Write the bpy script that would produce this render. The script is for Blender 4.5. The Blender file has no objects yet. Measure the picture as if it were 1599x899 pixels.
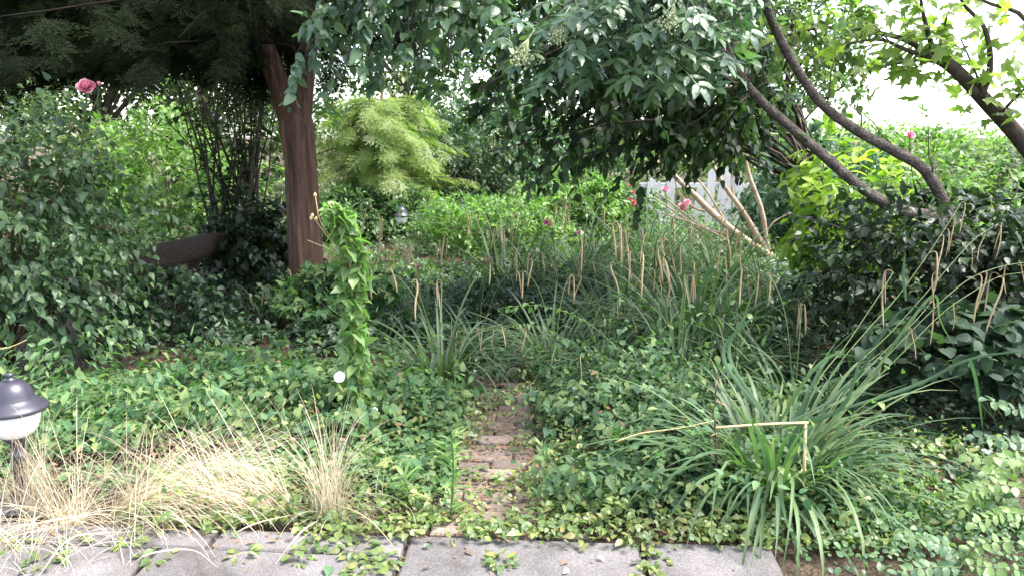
import bpy, math, random
import numpy as np
from mathutils import Matrix, Vector

rng = np.random.default_rng(7)
random.seed(7)
SC = bpy.context.scene
COL = SC.collection

# ------------------------------------------------------------------ camera
CAM = np.array([0.0, 0.0, 1.55])
PITCH = math.radians(10.7)
F, CX, CY = 1280.0, 799.5, 449.5          # photograph's focal length and centre, in its pixels
cd = bpy.data.cameras.new('camera')
cd.sensor_width = 36.0
cd.lens = 36.0 * F / 1599.0
cd.clip_start, cd.clip_end = 0.05, 2000.0
cam = bpy.data.objects.new('camera', cd)
COL.objects.link(cam)
cam.location = CAM
cam.rotation_euler = (math.pi / 2 - PITCH, 0, 0)
SC.camera = cam

# ------------------------------------------------------------------ sky, sun, exposure
SUN_EL, SUN_AZ = math.radians(61), math.radians(98)     # azimuth clockwise from +Y, where the light comes from
w = bpy.data.worlds.new('World')
SC.world = w
w.use_nodes = True
nt = w.node_tree
nt.nodes.clear()
sky = nt.nodes.new('ShaderNodeTexSky')
sky.sky_type = 'NISHITA'
sky.sun_disc = False
sky.sun_elevation = SUN_EL
sky.sun_rotation = SUN_AZ
sky.dust_density = 1.5
sky.air_density = 1.0
hs = nt.nodes.new('ShaderNodeHueSaturation')
hs.inputs['Saturation'].default_value = 0.6               # thin bright overcast: a paler sky
bg = nt.nodes.new('ShaderNodeBackground')
bg.inputs['Strength'].default_value = 0.10
ow = nt.nodes.new('ShaderNodeOutputWorld')
nt.links.new(sky.outputs[0], hs.inputs['Color'])
nt.links.new(hs.outputs[0], bg.inputs['Color'])
nt.links.new(bg.outputs[0], ow.inputs['Surface'])
sd = bpy.data.lights.new('sun', 'SUN')
sd.energy = 1.5
sd.angle = math.radians(22)
sd.color = (1.0, 0.95, 0.88)
sun = bpy.data.objects.new('sun', sd)
COL.objects.link(sun)
S = Vector((math.sin(SUN_AZ) * math.cos(SUN_EL), math.cos(SUN_AZ) * math.cos(SUN_EL), math.sin(SUN_EL)))
sun.rotation_euler = S.to_track_quat('Z', 'Y').to_euler()
vs = SC.view_settings
SC.display_settings.display_device = 'sRGB'
vs.view_transform, vs.look, vs.gamma, vs.exposure = 'Standard', 'None', 1.0, 3.15
SC.render.engine = 'CYCLES'
cy = SC.cycles
cy.use_denoising = True
cy.max_bounces, cy.diffuse_bounces, cy.glossy_bounces, cy.transmission_bounces = 6, 3, 2, 4
cy.sample_clamp_indirect = 6.0

# ------------------------------------------------------------------ pixel -> place
_f = np.array([0, math.cos(PITCH), -math.sin(PITCH)])
_u = np.array([0, math.sin(PITCH), math.cos(PITCH)])
_r = np.array([1.0, 0, 0])
def ray(px, py):
    return _f + _r * (px - CX) / F + _u * (CY - py) / F
def at(px, py, Y):
    d = ray(px, py)
    return CAM + d * (Y / d[1])
def gnd(px, py, z=0.0):
    d = ray(px, py)
    return CAM + d * ((z - CAM[2]) / d[2])
def project(P):
    v = np.asarray(P) - CAM
    dz = v @ _f
    dz = np.where(dz > 0.05, dz, 1e9)
    return CX + F * (v @ _r) / dz, CY - F * (v @ _u) / dz, dz
def unit(v):
    return v / np.maximum(np.linalg.norm(v, axis=-1, keepdims=True), 1e-9)

# ------------------------------------------------------------------ objects
def link(o, parent=None):
    COL.objects.link(o)
    if parent is not None:
        o.parent = parent
    return o
def tag(o, label, cat, group=None, kind=None):
    o['label'] = label
    o['category'] = cat
    if group: o['group'] = group
    if kind: o['kind'] = kind
    return o
def thing(name, label, cat, loc, group=None):
    o = bpy.data.objects.new(name, None)
    o.empty_display_size = 0.1
    o.location = loc
    link(o)
    return tag(o, label, cat, group)
def np_mesh(name, V, loops, totals, mat, smooth=True):
    me = bpy.data.meshes.new(name)
    V = np.asarray(V, dtype=np.float32)
    loops = np.asarray(loops, dtype=np.int32)
    totals = np.asarray(totals, dtype=np.int32)
    me.vertices.add(len(V))
    me.vertices.foreach_set('co', V.ravel())
    me.loops.add(len(loops))
    me.loops.foreach_set('vertex_index', loops)
    me.polygons.add(len(totals))
    me.polygons.foreach_set('loop_start', np.concatenate([[0], np.cumsum(totals)[:-1]]).astype(np.int32))
    me.polygons.foreach_set('loop_total', totals)
    me.polygons.foreach_set('use_smooth', np.full(len(totals), smooth))
    me.update(calc_edges=True)
    if mat: me.materials.append(mat)
    return me
class T:                                    # a small template: vertices + polygons
    def __init__(s, V, faces):
        s.V = np.array(V, dtype=float)
        s.loops = np.array([i for f in faces for i in f])
        s.tot = np.array([len(f) for f in faces])
    def mesh(s, name, mat, smooth=True):
        return np_mesh(name, s.V, s.loops, s.tot, mat, smooth)
class MB:
    def __init__(s): s.V = []; s.F = []
    def add(s, V, faces):
        n = len(s.V)
        s.V.extend(map(tuple, V))
        s.F.extend([tuple(i + n for i in f) for f in faces])
        return s
    def tube(s, P, R, n=7, flute=0, seed=0):
        P = np.asarray(P, float)
        R = np.full(len(P), R) if np.isscalar(R) else np.asarray(R, float)
        t = unit(np.gradient(P, axis=0))
        ref = np.array([0, 0, 1.0]) if abs(t[0][2]) < 0.8 else np.array([1.0, 0, 0])
        a = unit(np.cross(t[0], ref))
        V = []
        for i in range(len(P)):
            a = unit(a - t[i] * (a @ t[i]))
            b = np.cross(t[i], a)
            for k in range(n):
                th = 2 * math.pi * k / n
                r = R[i]
                if flute:
                    r *= 1 + flute * (math.sin(3 * th + seed) * .5 + math.sin(7 * th + 2.1 * seed + i * .13) * .35 + math.sin(13 * th + i * .21) * .25)
                V.append(P[i] + r * (math.cos(th) * a + math.sin(th) * b))
        m = len(V)
        V += [P[0], P[-1]]
        Fs = []
        for i in range(len(P) - 1):
            for k in range(n):
                k2 = (k + 1) % n
                Fs.append((i * n + k, i * n + k2, (i + 1) * n + k2, (i + 1) * n + k))
        for k in range(n):
            k2 = (k + 1) % n
            Fs.append((m, k2, k))
            e = (len(P) - 1) * n
            Fs.append((m + 1, e + k, e + k2))
        return s.add(V, Fs)
    def lathe(s, prof, c=(0, 0, 0), n=24):
        V = []; Fs = []
        for (r, z) in prof:
            for k in range(n):
                th = 2 * math.pi * k / n
                V.append((c[0] + r * math.cos(th), c[1] + r * math.sin(th), c[2] + z))
        for i in range(len(prof) - 1):
            for k in range(n):
                k2 = (k + 1) % n
                Fs.append((i * n + k, i * n + k2, (i + 1) * n + k2, (i + 1) * n + k))
        Fs.append(tuple(range(n - 1, -1, -1)))
        Fs.append(tuple((len(prof) - 1) * n + k for k in range(n)))
        return s.add(V, Fs)
    def box(s, c, d, bev=0.0, rot=None, jit=0.0):
        hx, hy, hz = d[0] / 2, d[1] / 2, d[2] / 2
        b = bev
        V = []
        for (z, q) in ((-hz, 0), (hz - b, 0), (hz, b)):
            for (x, y) in ((-hx + q, -hy + q), (hx - q, -hy + q), (hx - q, hy - q), (-hx + q, hy - q)):
                V.append([x, y, z])
        V = np.array(V)
        if jit: V += np.random.default_rng(int(abs(c[0] * 991 + c[1] * 1373)) + 1).uniform(-jit, jit, V.shape)
        if rot is not None: V = V @ np.array(rot).T
        V = V + np.array(c)
        Fs = [(3, 2, 1, 0)]
        for L in (0, 4):
            for k in range(4):
                k2 = (k + 1) % 4
                Fs.append((L + k, L + k2, L + 4 + k2, L + 4 + k))
        Fs.append((8, 9, 10, 11))
        return s.add(V, Fs)
    def build(s, name, mat, parent=None, loc=None, smooth=True):
        off = np.zeros(3)
        up_ = parent if loc is None else None
        while up_ is not None:
            off = off + np.array(up_.location); up_ = up_.parent
        me = bpy.data.meshes.new(name)
        me.from_pydata([tuple(np.array(v) - off) for v in s.V], [], s.F)
        if smooth:
            me.polygons.foreach_set('use_smooth', [True] * len(me.polygons))
        me.materials.append(mat)
        o = bpy.data.objects.new(name, me)
        if loc is not None: o.location = loc
        return link(o, parent)
def spline(P, n=24):
    P = np.asarray(P, float)
    m = len(P)
    Q = np.vstack([2 * P[0] - P[1], P, 2 * P[-1] - P[-2]])
    out = []
    for u in np.linspace(0, m - 1, n):
        i = min(int(u), m - 2); t = u - i
        a, b, c, d = Q[i], Q[i + 1], Q[i + 2], Q[i + 3]
        out.append(0.5 * (2 * b + (c - a) * t + (2 * a - 5 * b + 4 * c - d) * t * t + (3 * b - a - 3 * c + d) * t ** 3))
    return np.array(out)

# ------------------------------------------------------------------ materials
def new_mat(name):
    m = bpy.data.materials.new(name)
    m.use_nodes = True
    n = m.node_tree
    n.nodes.clear()
    out = n.nodes.new('ShaderNodeOutputMaterial')
    return m, n, out
def ramp(n, stops):
    r = n.nodes.new('ShaderNodeValToRGB')
    e = r.color_ramp.elements
    while len(e) < len(stops): e.new(0.5)
    for k, (p, c) in enumerate(stops):
        e[k].position = p
        e[k].color = (*c, 1)
    return r
def leaf_mat(name, cols, trans=0.35, tcol=None, rough=0.45, spec=0.5, vein=True):
    m, n, out = new_mat(name)
    g = n.nodes.new('ShaderNodeNewGeometry')
    oi = n.nodes.new('ShaderNodeObjectInfo')
    ad = n.nodes.new('ShaderNodeMath'); ad.operation = 'ADD'
    fr = n.nodes.new('ShaderNodeMath'); fr.operation = 'FRACT'
    n.links.new(g.outputs['Random Per Island'], ad.inputs[0])
    n.links.new(oi.outputs['Random'], ad.inputs[1])
    n.links.new(ad.outputs[0], fr.inputs[0])
    cols = [(c[0] * 1.03, c[1] * 1.0, c[2] * 1.1) if c[1] > c[0] and c[1] > c[2] else c for c in cols]
    k = len(cols)
    r = ramp(n, [(i / max(k - 1, 1), c) for i, c in enumerate(cols)])
    n.links.new(fr.outputs[0], r.inputs[0])
    nz = n.nodes.new('ShaderNodeTexNoise')
    nz.inputs['Scale'].default_value = 2.2
    nz.inputs['Detail'].default_value = 3
    n.links.new(g.outputs['Position'], nz.inputs['Vector'])
    mr = n.nodes.new('ShaderNodeMapRange')
    mr.inputs['From Min'].default_value = 0.3; mr.inputs['From Max'].default_value = 0.7
    mr.inputs['To Min'].default_value = 0.72; mr.inputs['To Max'].default_value = 1.28
    n.links.new(nz.outputs[0], mr.inputs['Value'])
    mx = n.nodes.new('ShaderNodeMix'); mx.data_type = 'RGBA'; mx.blend_type = 'MULTIPLY'
    mx.inputs['Factor'].default_value = 1
    n.links.new(r.outputs[0], mx.inputs['A'])
    n.links.new(mr.outputs[0], mx.inputs['B'])
    bs = n.nodes.new('ShaderNodeBsdfPrincipled')
    bs.inputs['Roughness'].default_value = rough
    bs.inputs['Specular IOR Level'].default_value = spec
    n.links.new(mx.outputs['Result'], bs.inputs['Base Color'])
    if vein:
        n2 = n.nodes.new('ShaderNodeTexNoise'); n2.inputs['Scale'].default_value = 55
        n.links.new(g.outputs['Position'], n2.inputs['Vector'])
        bp = n.nodes.new('ShaderNodeBump'); bp.inputs['Strength'].default_value = 0.35; bp.inputs['Distance'].default_value = 0.01
        n.links.new(n2.outputs[0], bp.inputs['Height'])
        n.links.new(bp.outputs[0], bs.inputs['Normal'])
    tr = n.nodes.new('ShaderNodeBsdfTranslucent')
    m2 = n.nodes.new('ShaderNodeMix'); m2.data_type = 'RGBA'; m2.blend_type = 'MULTIPLY'
    m2.inputs['Factor'].default_value = 1
    n.links.new(mx.outputs['Result'], m2.inputs['A'])
    m2.inputs['B'].default_value = (*(tcol or (1.5, 2.0, 0.8)), 1)
    n.links.new(m2.outputs['Result'], tr.inputs['Color'])
    ms = n.nodes.new('ShaderNodeMixShader')
    ms.inputs[0].default_value = trans
    n.links.new(bs.outputs[0], ms.inputs[1])
    n.links.new(tr.outputs[0], ms.inputs[2])
    n.links.new(ms.outputs[0], out.inputs['Surface'])
    return m
def surf_mat(name, cols, scale=8, rough=0.85, bump=0.3, bdist=0.02, stretch=(1, 1, 1), detail=6, rand=0.0, spec=0.3, metal=0.0, fine=None):
    m, n, out = new_mat(name)
    tc = n.nodes.new('ShaderNodeTexCoord')
    mp = n.nodes.new('ShaderNodeMapping')
    mp.inputs['Scale'].default_value = stretch
    n.links.new(tc.outputs['Object'], mp.inputs['Vector'])
    oi = n.nodes.new('ShaderNodeObjectInfo')
    nz = n.nodes.new('ShaderNodeTexNoise')
    nz.noise_dimensions = '4D'
    ml = n.nodes.new('ShaderNodeMath'); ml.operation = 'MULTIPLY'; ml.inputs[1].default_value = 20
    n.links.new(oi.outputs['Random'], ml.inputs[0])
    n.links.new(ml.outputs[0], nz.inputs['W'])
    nz.inputs['Scale'].default_value = scale
    nz.inputs['Detail'].default_value = detail
    nz.inputs['Roughness'].default_value = 0.65
    n.links.new(mp.outputs[0], nz.inputs['Vector'])
    k = len(cols)
    r = ramp(n, [(0.28 + 0.44 * i / max(k - 1, 1), c) for i, c in enumerate(cols)])
    n.links.new(nz.outputs[0], r.inputs[0])
    colr = r.outputs[0]
    hgt = nz.outputs[0]
    if fine:
        n2 = n.nodes.new('ShaderNodeTexNoise'); n2.inputs['Scale'].default_value = fine[0]; n2.inputs['Detail'].default_value = 3
        n.links.new(tc.outputs['Object'], n2.inputs['Vector'])
        mr = n.nodes.new('ShaderNodeMapRange')
        mr.inputs['From Min'].default_value = 0.3; mr.inputs['From Max'].default_value = 0.7
        mr.inputs['To Min'].default_value = 1 - fine[1]; mr.inputs['To Max'].default_value = 1 + fine[1]
        n.links.new(n2.outputs[0], mr.inputs['Value'])
        mx = n.nodes.new('ShaderNodeMix'); mx.data_type = 'RGBA'; mx.blend_type = 'MULTIPLY'; mx.inputs['Factor'].default_value = 1
        n.links.new(colr, mx.inputs['A']); n.links.new(mr.outputs[0], mx.inputs['B'])
        colr = mx.outputs['Result']
        hgt = n2.outputs[0]
    if rand:
        mr = n.nodes.new('ShaderNodeMapRange')
        mr.inputs['To Min'].default_value = 1 - rand; mr.inputs['To Max'].default_value = 1 + rand
        n.links.new(oi.outputs['Random'], mr.inputs['Value'])
        mx = n.nodes.new('ShaderNodeMix'); mx.data_type = 'RGBA'; mx.blend_type = 'MULTIPLY'; mx.inputs['Factor'].default_value = 1
        n.links.new(colr, mx.inputs['A']); n.links.new(mr.outputs[0], mx.inputs['B'])
        colr = mx.outputs['Result']
    bs = n.nodes.new('ShaderNodeBsdfPrincipled')
    bs.inputs['Roughness'].default_value = rough
    bs.inputs['Specular IOR Level'].default_value = spec
    bs.inputs['Metallic'].default_value = metal
    n.links.new(colr, bs.inputs['Base Color'])
    bp = n.nodes.new('ShaderNodeBump'); bp.inputs['Strength'].default_value = bump; bp.inputs['Distance'].default_value = bdist
    n.links.new(hgt, bp.inputs['Height'])
    n.links.new(bp.outputs[0], bs.inputs['Normal'])
    n.links.new(bs.outputs[0], out.inputs['Surface'])
    return m
M = {}
M['earth'] = surf_mat('earth', [(.035, .024, .016), (.075, .05, .034), (.13, .085, .055)], 3.5, 0.95, 0.8, 0.05, fine=(60, 0.45))
M['slab'] = surf_mat('slab_concrete', [(.055, .048, .044), (.125, .114, .113), (.175, .16, .162)], 3.2, 0.9, 0.6, 0.006, fine=(170, 0.38), rand=0.1)
M['brick'] = surf_mat('path_brick', [(.06, .045, .037), (.13, .098, .082), (.19, .15, .13)], 9, 0.9, 0.6, 0.006, fine=(120, 0.35), rand=0.25)
M['yew_bark'] = surf_mat('yew_bark', [(.028, .017, .012), (.105, .060, .042), (.215, .132, .095)], 1.0, 0.9, 1.0, 0.05, stretch=(26, 26, 1.6), detail=8)
M['yew_twig'] = surf_mat('yew_twig', [(.008, .006, .005), (.016, .012, .009)], 14, 0.95, 0.4, 0.01, spec=.1)
M['grey_bark'] = surf_mat('grey_bark', [(.03, .025, .022), (.075, .06, .05), (.15, .125, .105)], 22, 0.9, 1.0, 0.03, stretch=(1, 1, 1), fine=(90, .35))
M['dark_bark'] = surf_mat('dark_bark', [(.02, .015, .012), (.05, .038, .03), (.085, .065, .05)], 14, 0.9, 0.7, 0.02)
M['tan_bark'] = surf_mat('tan_bark', [(.22, .15, .10), (.40, .29, .205), (.52, .40, .29)], 10, 0.85, 0.5, 0.01)
M['rail_wood'] = surf_mat('rail_wood', [(.012, .008, .006), (.026, .017, .012), (.045, .032, .023)], 2.5, 0.85, 0.8, 0.02, stretch=(2, 9, 22))
M['white_wood'] = surf_mat('white_wood', [(.34, .33, .31), (.46, .445, .43), (.52, .51, .50)], 6, 0.7, 0.2, 0.004, stretch=(8, 8, 1), rand=0.06)
M['stem_green'] = surf_mat('green_stem', [(.06, .09, .03), (.10, .14, .045)], 20, 0.6, 0.1)
M['stem_brown'] = surf_mat('brown_stem', [(.05, .035, .02), (.12, .085, .05)], 20, 0.85, 0.4)
M['straw_stem'] = surf_mat('straw_stem', [(.38, .28, .13), (.52, .40, .20)], 14, 0.7, 0.2)
M['spike'] = surf_mat('sedge_spike', [(.15, .105, .055), (.30, .22, .125), (.42, .33, .20)], 40, 0.8, 0.5, 0.004, rand=0.2)
M['lamp_metal'] = surf_mat('lamp_metal', [(.022, .02, .03), (.035, .032, .045)], 6, 0.38, 0.05, 0.002, spec=0.5)
m, n, out = new_mat('lamp_glass')
bs = n.nodes.new('ShaderNodeBsdfPrincipled'); bs.inputs['Base Color'].default_value = (.72, .70, .68, 1); bs.inputs['Roughness'].default_value = 0.35
bs.inputs['Subsurface Weight'].default_value = 0.3; bs.inputs['Subsurface Radius'].default_value = (.02, .02, .02)
n.links.new(bs.outputs[0], out.inputs['Surface']); M['lamp_glass'] = m

L = leaf_mat
M['rose'] = L('rose_leaf', [(.03, .058, .032), (.065, .115, .05), (.11, .175, .065), (.05, .09, .045), (.08, .14, .055)], 0.32, rough=0.4)
M['shade'] = L('shade_toned_leaf', [(.014, .032, .014), (.028, .058, .024), (.045, .085, .03), (.02, .042, .02)], 0.25)  # leaf greens darkened in the colour itself, standing in for tree shade
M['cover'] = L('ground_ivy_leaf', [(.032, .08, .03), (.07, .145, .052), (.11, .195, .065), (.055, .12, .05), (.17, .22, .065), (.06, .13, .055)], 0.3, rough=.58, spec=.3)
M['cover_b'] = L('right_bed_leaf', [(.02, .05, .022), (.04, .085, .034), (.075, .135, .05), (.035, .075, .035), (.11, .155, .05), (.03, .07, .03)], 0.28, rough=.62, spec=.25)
M['covert'] = L('trailing_leaf', [(.06, .11, .035), (.11, .17, .045), (.17, .21, .055), (.10, .15, .06), (.22, .20, .07)], 0.35)
M['vine'] = L('bindweed_leaf', [(.09, .165, .05), (.13, .22, .065), (.18, .27, .08), (.11, .19, .065)], 0.38)
M['yew'] = L('yew_needles', [(.006, .011, .004), (.010, .017, .006), (.018, .025, .008)], 0.2, rough=0.8, spec=.08, vein=False)
M['juniper'] = L('juniper_needles', [(.12, .18, .045), (.18, .25, .06), (.25, .30, .08), (.15, .22, .055)], 0.4, vein=False)
M['elder'] = L('elder_leaf', [(.035, .075, .04), (.06, .11, .055), (.09, .145, .06), (.05, .095, .05)], 0.3, rough=0.36, spec=.5)
M['dogwood'] = L('dogwood_leaf', [(.012, .027, .011), (.024, .047, .017), (.04, .07, .022), (.019, .038, .016)], 0.45, rough=0.45, spec=.35)
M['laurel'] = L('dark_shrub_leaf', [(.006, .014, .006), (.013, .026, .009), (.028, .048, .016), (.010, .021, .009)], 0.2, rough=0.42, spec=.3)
M['bramble'] = L('bramble_leaf', [(.012, .028, .014), (.024, .048, .022), (.035, .062, .026)], 0.25, rough=.6, spec=.25)
M['lime'] = L('lime_leaf', [(.12, .19, .03), (.19, .27, .04), (.25, .32, .05), (.15, .22, .04)], 0.5)
M['maple'] = L('maple_leaf', [(.13, .18, .04), (.19, .25, .06), (.22, .27, .07)], 0.55)
M['lightleaf'] = L('young_tree_leaf', [(.06, .10, .03), (.10, .15, .04), (.15, .20, .05), (.08, .12, .035)], 0.5)
M['shrub_a'] = L('shrub_leaf_fresh', [(.06, .13, .03), (.11, .20, .045), (.16, .25, .06), (.09, .17, .045)], 0.4, vein=False)
M['shrub_b'] = L('shrub_leaf_mid', [(.04, .085, .03), (.07, .13, .045), (.10, .17, .05)], 0.35, vein=False)
M['shrub_c'] = L('shrub_leaf_blue', [(.03, .07, .035), (.06, .115, .055), (.085, .15, .07)], 0.3, vein=False)
M['shrub_d'] = L('shrub_leaf_dark', [(.016, .03, .014), (.03, .052, .02), (.05, .075, .025)], 0.3, vein=False)
M['far'] = L('far_leaf', [(.045, .075, .03), (.085, .12, .045), (.15, .185, .07), (.06, .09, .035)], 0.4, vein=False)
M['robinia'] = L('robinia_leaflet', [(.05, .10, .048), (.075, .145, .06), (.10, .175, .055), (.06, .12, .058)], 0.35)
M['robiniay'] = L('robinia_leaflet_young', [(.10, .165, .045), (.14, .21, .055), (.12, .19, .055)], 0.38)
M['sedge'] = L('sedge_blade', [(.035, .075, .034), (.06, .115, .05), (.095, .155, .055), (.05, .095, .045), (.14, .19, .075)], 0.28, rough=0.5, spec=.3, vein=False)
M['sedge_d'] = L('sedge_blade_shade', [(.028, .052, .026), (.042, .075, .033), (.065, .10, .04), (.05, .08, .045)], 0.28, rough=0.55, spec=.25, vein=False)  # darker copy of the sedge blade, shade put into its colour
M['straw'] = L('dry_grass', [(.36, .28, .17), (.52, .45, .32), (.62, .56, .44), (.42, .33, .21)], 0.3, tcol=(1.1, 1.05, .9), rough=0.6, vein=False)
M['grass'] = L('green_grass', [(.08, .13, .035), (.14, .20, .05), (.2, .23, .07)], 0.35, vein=False)
M['litter'] = L('leaf_litter', [(.10, .055, .03), (.17, .10, .055), (.25, .16, .085), (.22, .10, .06), (.13, .10, .05)], 0.1, tcol=(1, 1, 1), rough=0.8, vein=False)
M['petal_w'] = L('white_petal', [(.78, .77, .75), (.8, .8, .78)], 0.3, tcol=(1, 1, 1), rough=0.6, vein=False)
M['petal_p'] = L('pink_petal', [(.56, .16, .25), (.70, .30, .38), (.76, .44, .50), (.62, .22, .31)], 0.3, tcol=(1.1, .9, 1), rough=0.55, vein=False)
M['petal_r'] = L('coral_petal', [(.46, .13, .09), (.55, .25, .19)], 0.3, tcol=(1.1, .9, .9), rough=0.55, vein=False)
M['berry'] = L('green_berry', [(.25, .30, .14), (.34, .36, .18)], 0.1, rough=0.5, vein=False)

# ------------------------------------------------------------------ leaf templates (along +X, upper side +Z, length 1)
def leaf_T(st, fold=0.25, curl=0.25, back=None, wave=0.0):
    """st: (t, half width); back: backward shift of the edge at each station"""
    V = []; Fs = []
    n = len(st)
    for i, (t, wd) in enumerate(st):
        z = -curl * t * t
        b = back[i] if back else 0.0
        ww = wave * (1 if i % 2 else -1)
        V += [(t - b, wd, z + fold * wd + ww), (t, 0, z), (t - b, -wd, z + fold * wd - ww)]
    for i in range(n - 1):
        a = 3 * i
        Fs += [(a, a + 1, a + 4, a + 3), (a + 1, a + 2, a + 5, a + 4)]
    return T(V, Fs)
def var(st, k=3, **kw):
    out = []
    for i in range(k):
        f = 0.10 + 0.22 * i / max(k - 1, 1)
        c = 0.05 + 0.38 * ((i * 2) % k) / max(k - 1, 1)
        out.append(leaf_T([(t, wd * (0.9 + 0.1 * i)) for t, wd in st], fold=f, curl=c, wave=0.012 * i, **kw))
    return out
OV = var([(0, .012), (.04, .12), (.25, .29), (.55, .27), (.82, .13), (1, .006)])
HEART = var([(0, .03), (.03, .22), (.22, .36), (.5, .29), (.8, .12), (1, .006)], back=[0, .14, .06, .0, 0, 0])
ROUND = var([(0, .02), (.06, .2), (.3, .38), (.62, .36), (.88, .2), (1, .05)])
ELL = var([(0, .01), (.1, .11), (.35, .22), (.65, .21), (.88, .10), (1, .006)])
LAN = var([(0, .01), (.2, .085), (.5, .10), (.8, .05), (1, .004)])
SIMPLE = var([(0, .02), (.4, .27), (1, .01)], k=2)
SIMPLEN = var([(0, .02), (.4, .16), (1, .01)], k=2)
def compound(parts):
    V = []; Fs = []
    for (tm, pos, ang, sc, dz) in parts:
        a = tm.V * sc
        ca, sa = math.cos(ang), math.sin(ang)
        R = np.array([[ca, -sa, 0], [sa, ca, 0], [0, 0, 1]])
        a = a @ R.T
        a[:, 2] += dz
        n = len(V)
        V += list(a + np.array(pos))
        o = 0
        for tt in tm.tot:
            Fs.append([int(i) + n for i in tm.loops[o:o + tt]])
            o += tt
    return V, Fs
def rachis(V, Fs, pts, wd):
    n = len(V)
    for i, p in enumerate(pts):
        V += [(p[0], p[1] + wd, p[2]), (p[0], p[1] - wd, p[2])]
    for i in range(len(pts) - 1):
        a = n + 2 * i
        Fs.append([a, a + 1, a + 3, a + 2])
def elder_T(seed):
    q = np.random.default_rng(seed)
    E = var([(0, .01), (.12, .12), (.35, .2), (.65, .18), (.88, .08), (1, .004)])
    ps = [(E[seed % 3], (.62, 0, -.05), q.normal(0, .1), .42, 0)]
    for x, s in ((.58, .40), (.32, .34)):
        for sg in (1, -1):
            ps.append((E[q.integers(3)], (x, 0, -.02), sg * (1.0 + q.normal(0, .12)), s, -.01))
    V, Fs = compound(ps)
    rachis(V, Fs, [(0, 0, 0), (.3, 0, 0), (.62, 0, -.05)], .006)
    return T(V, Fs)
ELDER = [elder_T(i) for i in range(4)]
def maple_T():
    V = [(0, 0, 0)]
    rad = [(-2.5, .28), (-2.1, .42), (-1.75, .30), (-1.25, .62), (-.85, .36), (-.42, .72), (-.25, .55), (0, 1.0), (.25, .55), (.42, .72), (.85, .36), (1.25, .62), (1.75, .30), (2.1, .42), (2.5, .28)]
    for a, r in rad:
        V.append((r * math.cos(a) * .8 + .1, r * math.sin(a) * .72, -.16 * r * r + .05 * math.sin(5 * a)))
    return T(V, [(0, i, i + 1) for i in range(1, len(rad))])
MAPLE = [maple_T()]
def spray_T(seed, nk=11, nl=.16, wdt=.018, side=.42):
    """flat needle spray: main twig with side twigs, needles in two ranks"""
    q = np.random.default_rng(seed)
    V = []; Fs = []
    def needle(p, ang, ln, dz):
        c, s = math.cos(ang), math.sin(ang)
        n = len(V)
        mid = (p[0] + c * ln * .5, p[1] + s * ln * .5)
        V.extend([(p[0], p[1], p[2]), (mid[0] - s * wdt, mid[1] + c * wdt, p[2] + dz), (p[0] + c * ln, p[1] + s * ln, p[2] + dz * 1.5), (mid[0] + s * wdt, mid[1] - c * wdt, p[2] + dz)])
        Fs.append([n, n + 1, n + 2, n + 3])
    def twig(p0, ang, ln, k):
        c, s = math.cos(ang), math.sin(ang)
        for i in range(k):
            t = (i + .5) / k
            p = (p0[0] + c * ln * t, p0[1] + s * ln * t, p0[2] - .12 * (ln * t) ** 2)
            for sg in (1, -1):
                needle(p, ang + sg * (.85 + q.normal(0, .15)), nl * (1 - .45 * t) * q.uniform(.8, 1.15), q.normal(0, .015))
        needle((p0[0] + c * ln * .9, p0[1] + s * ln * .9, p0[2] - .1 * ln * ln), ang, nl, 0)
        rachis(V, Fs, [(p0[0], p0[1], p0[2]), (p0[0] + c * ln, p0[1] + s * ln, p0[2] - .12 * ln * ln)], .006)
    twig((0, 0, 0), 0, 1.0, nk)
    for x in (.2, .42, .64):
        for sg in (1, -1):
            twig((x, 0, -.01), sg * (.8 + q.normal(0, .1)), side * (1.1 - x * .6), 4)
    return T(V, Fs)
SPRAY = [spray_T(i) for i in range(3)]
FEATHER = [spray_T(i + 9, nl=.13, wdt=.014, side=.5) for i in range(3)]
def blade_T(lean, bend, width, n=9, kink=None):
    """grass or sedge blade of length 1, rising from the origin, leaning towards +X and bending over"""
    V = []; Fs = []
    x = z = 0.0
    for i in range(n + 1):
        t = i / n
        a = lean + bend * t ** 1.6
        if kink and t > kink: a = max(a, 2.6)
        if i:
            x += math.sin(a) / n; z += math.cos(a) / n
        wd = width * (0.55 + 0.45 * min(1, t * 4)) * (1 - t ** 2.6) + 0.0006
        nx, nz = -math.cos(a), math.sin(a)
        V += [(x + nx * wd * .4, wd, z + nz * wd * .4), (x, 0, z), (x + nx * wd * .4, -wd, z + nz * wd * .4)]
    for i in range(n):
        b = 3 * i
        Fs += [(b, b + 1, b + 4, b + 3), (b + 1, b + 2, b + 5, b + 4)]
    return T(V, Fs)

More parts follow.
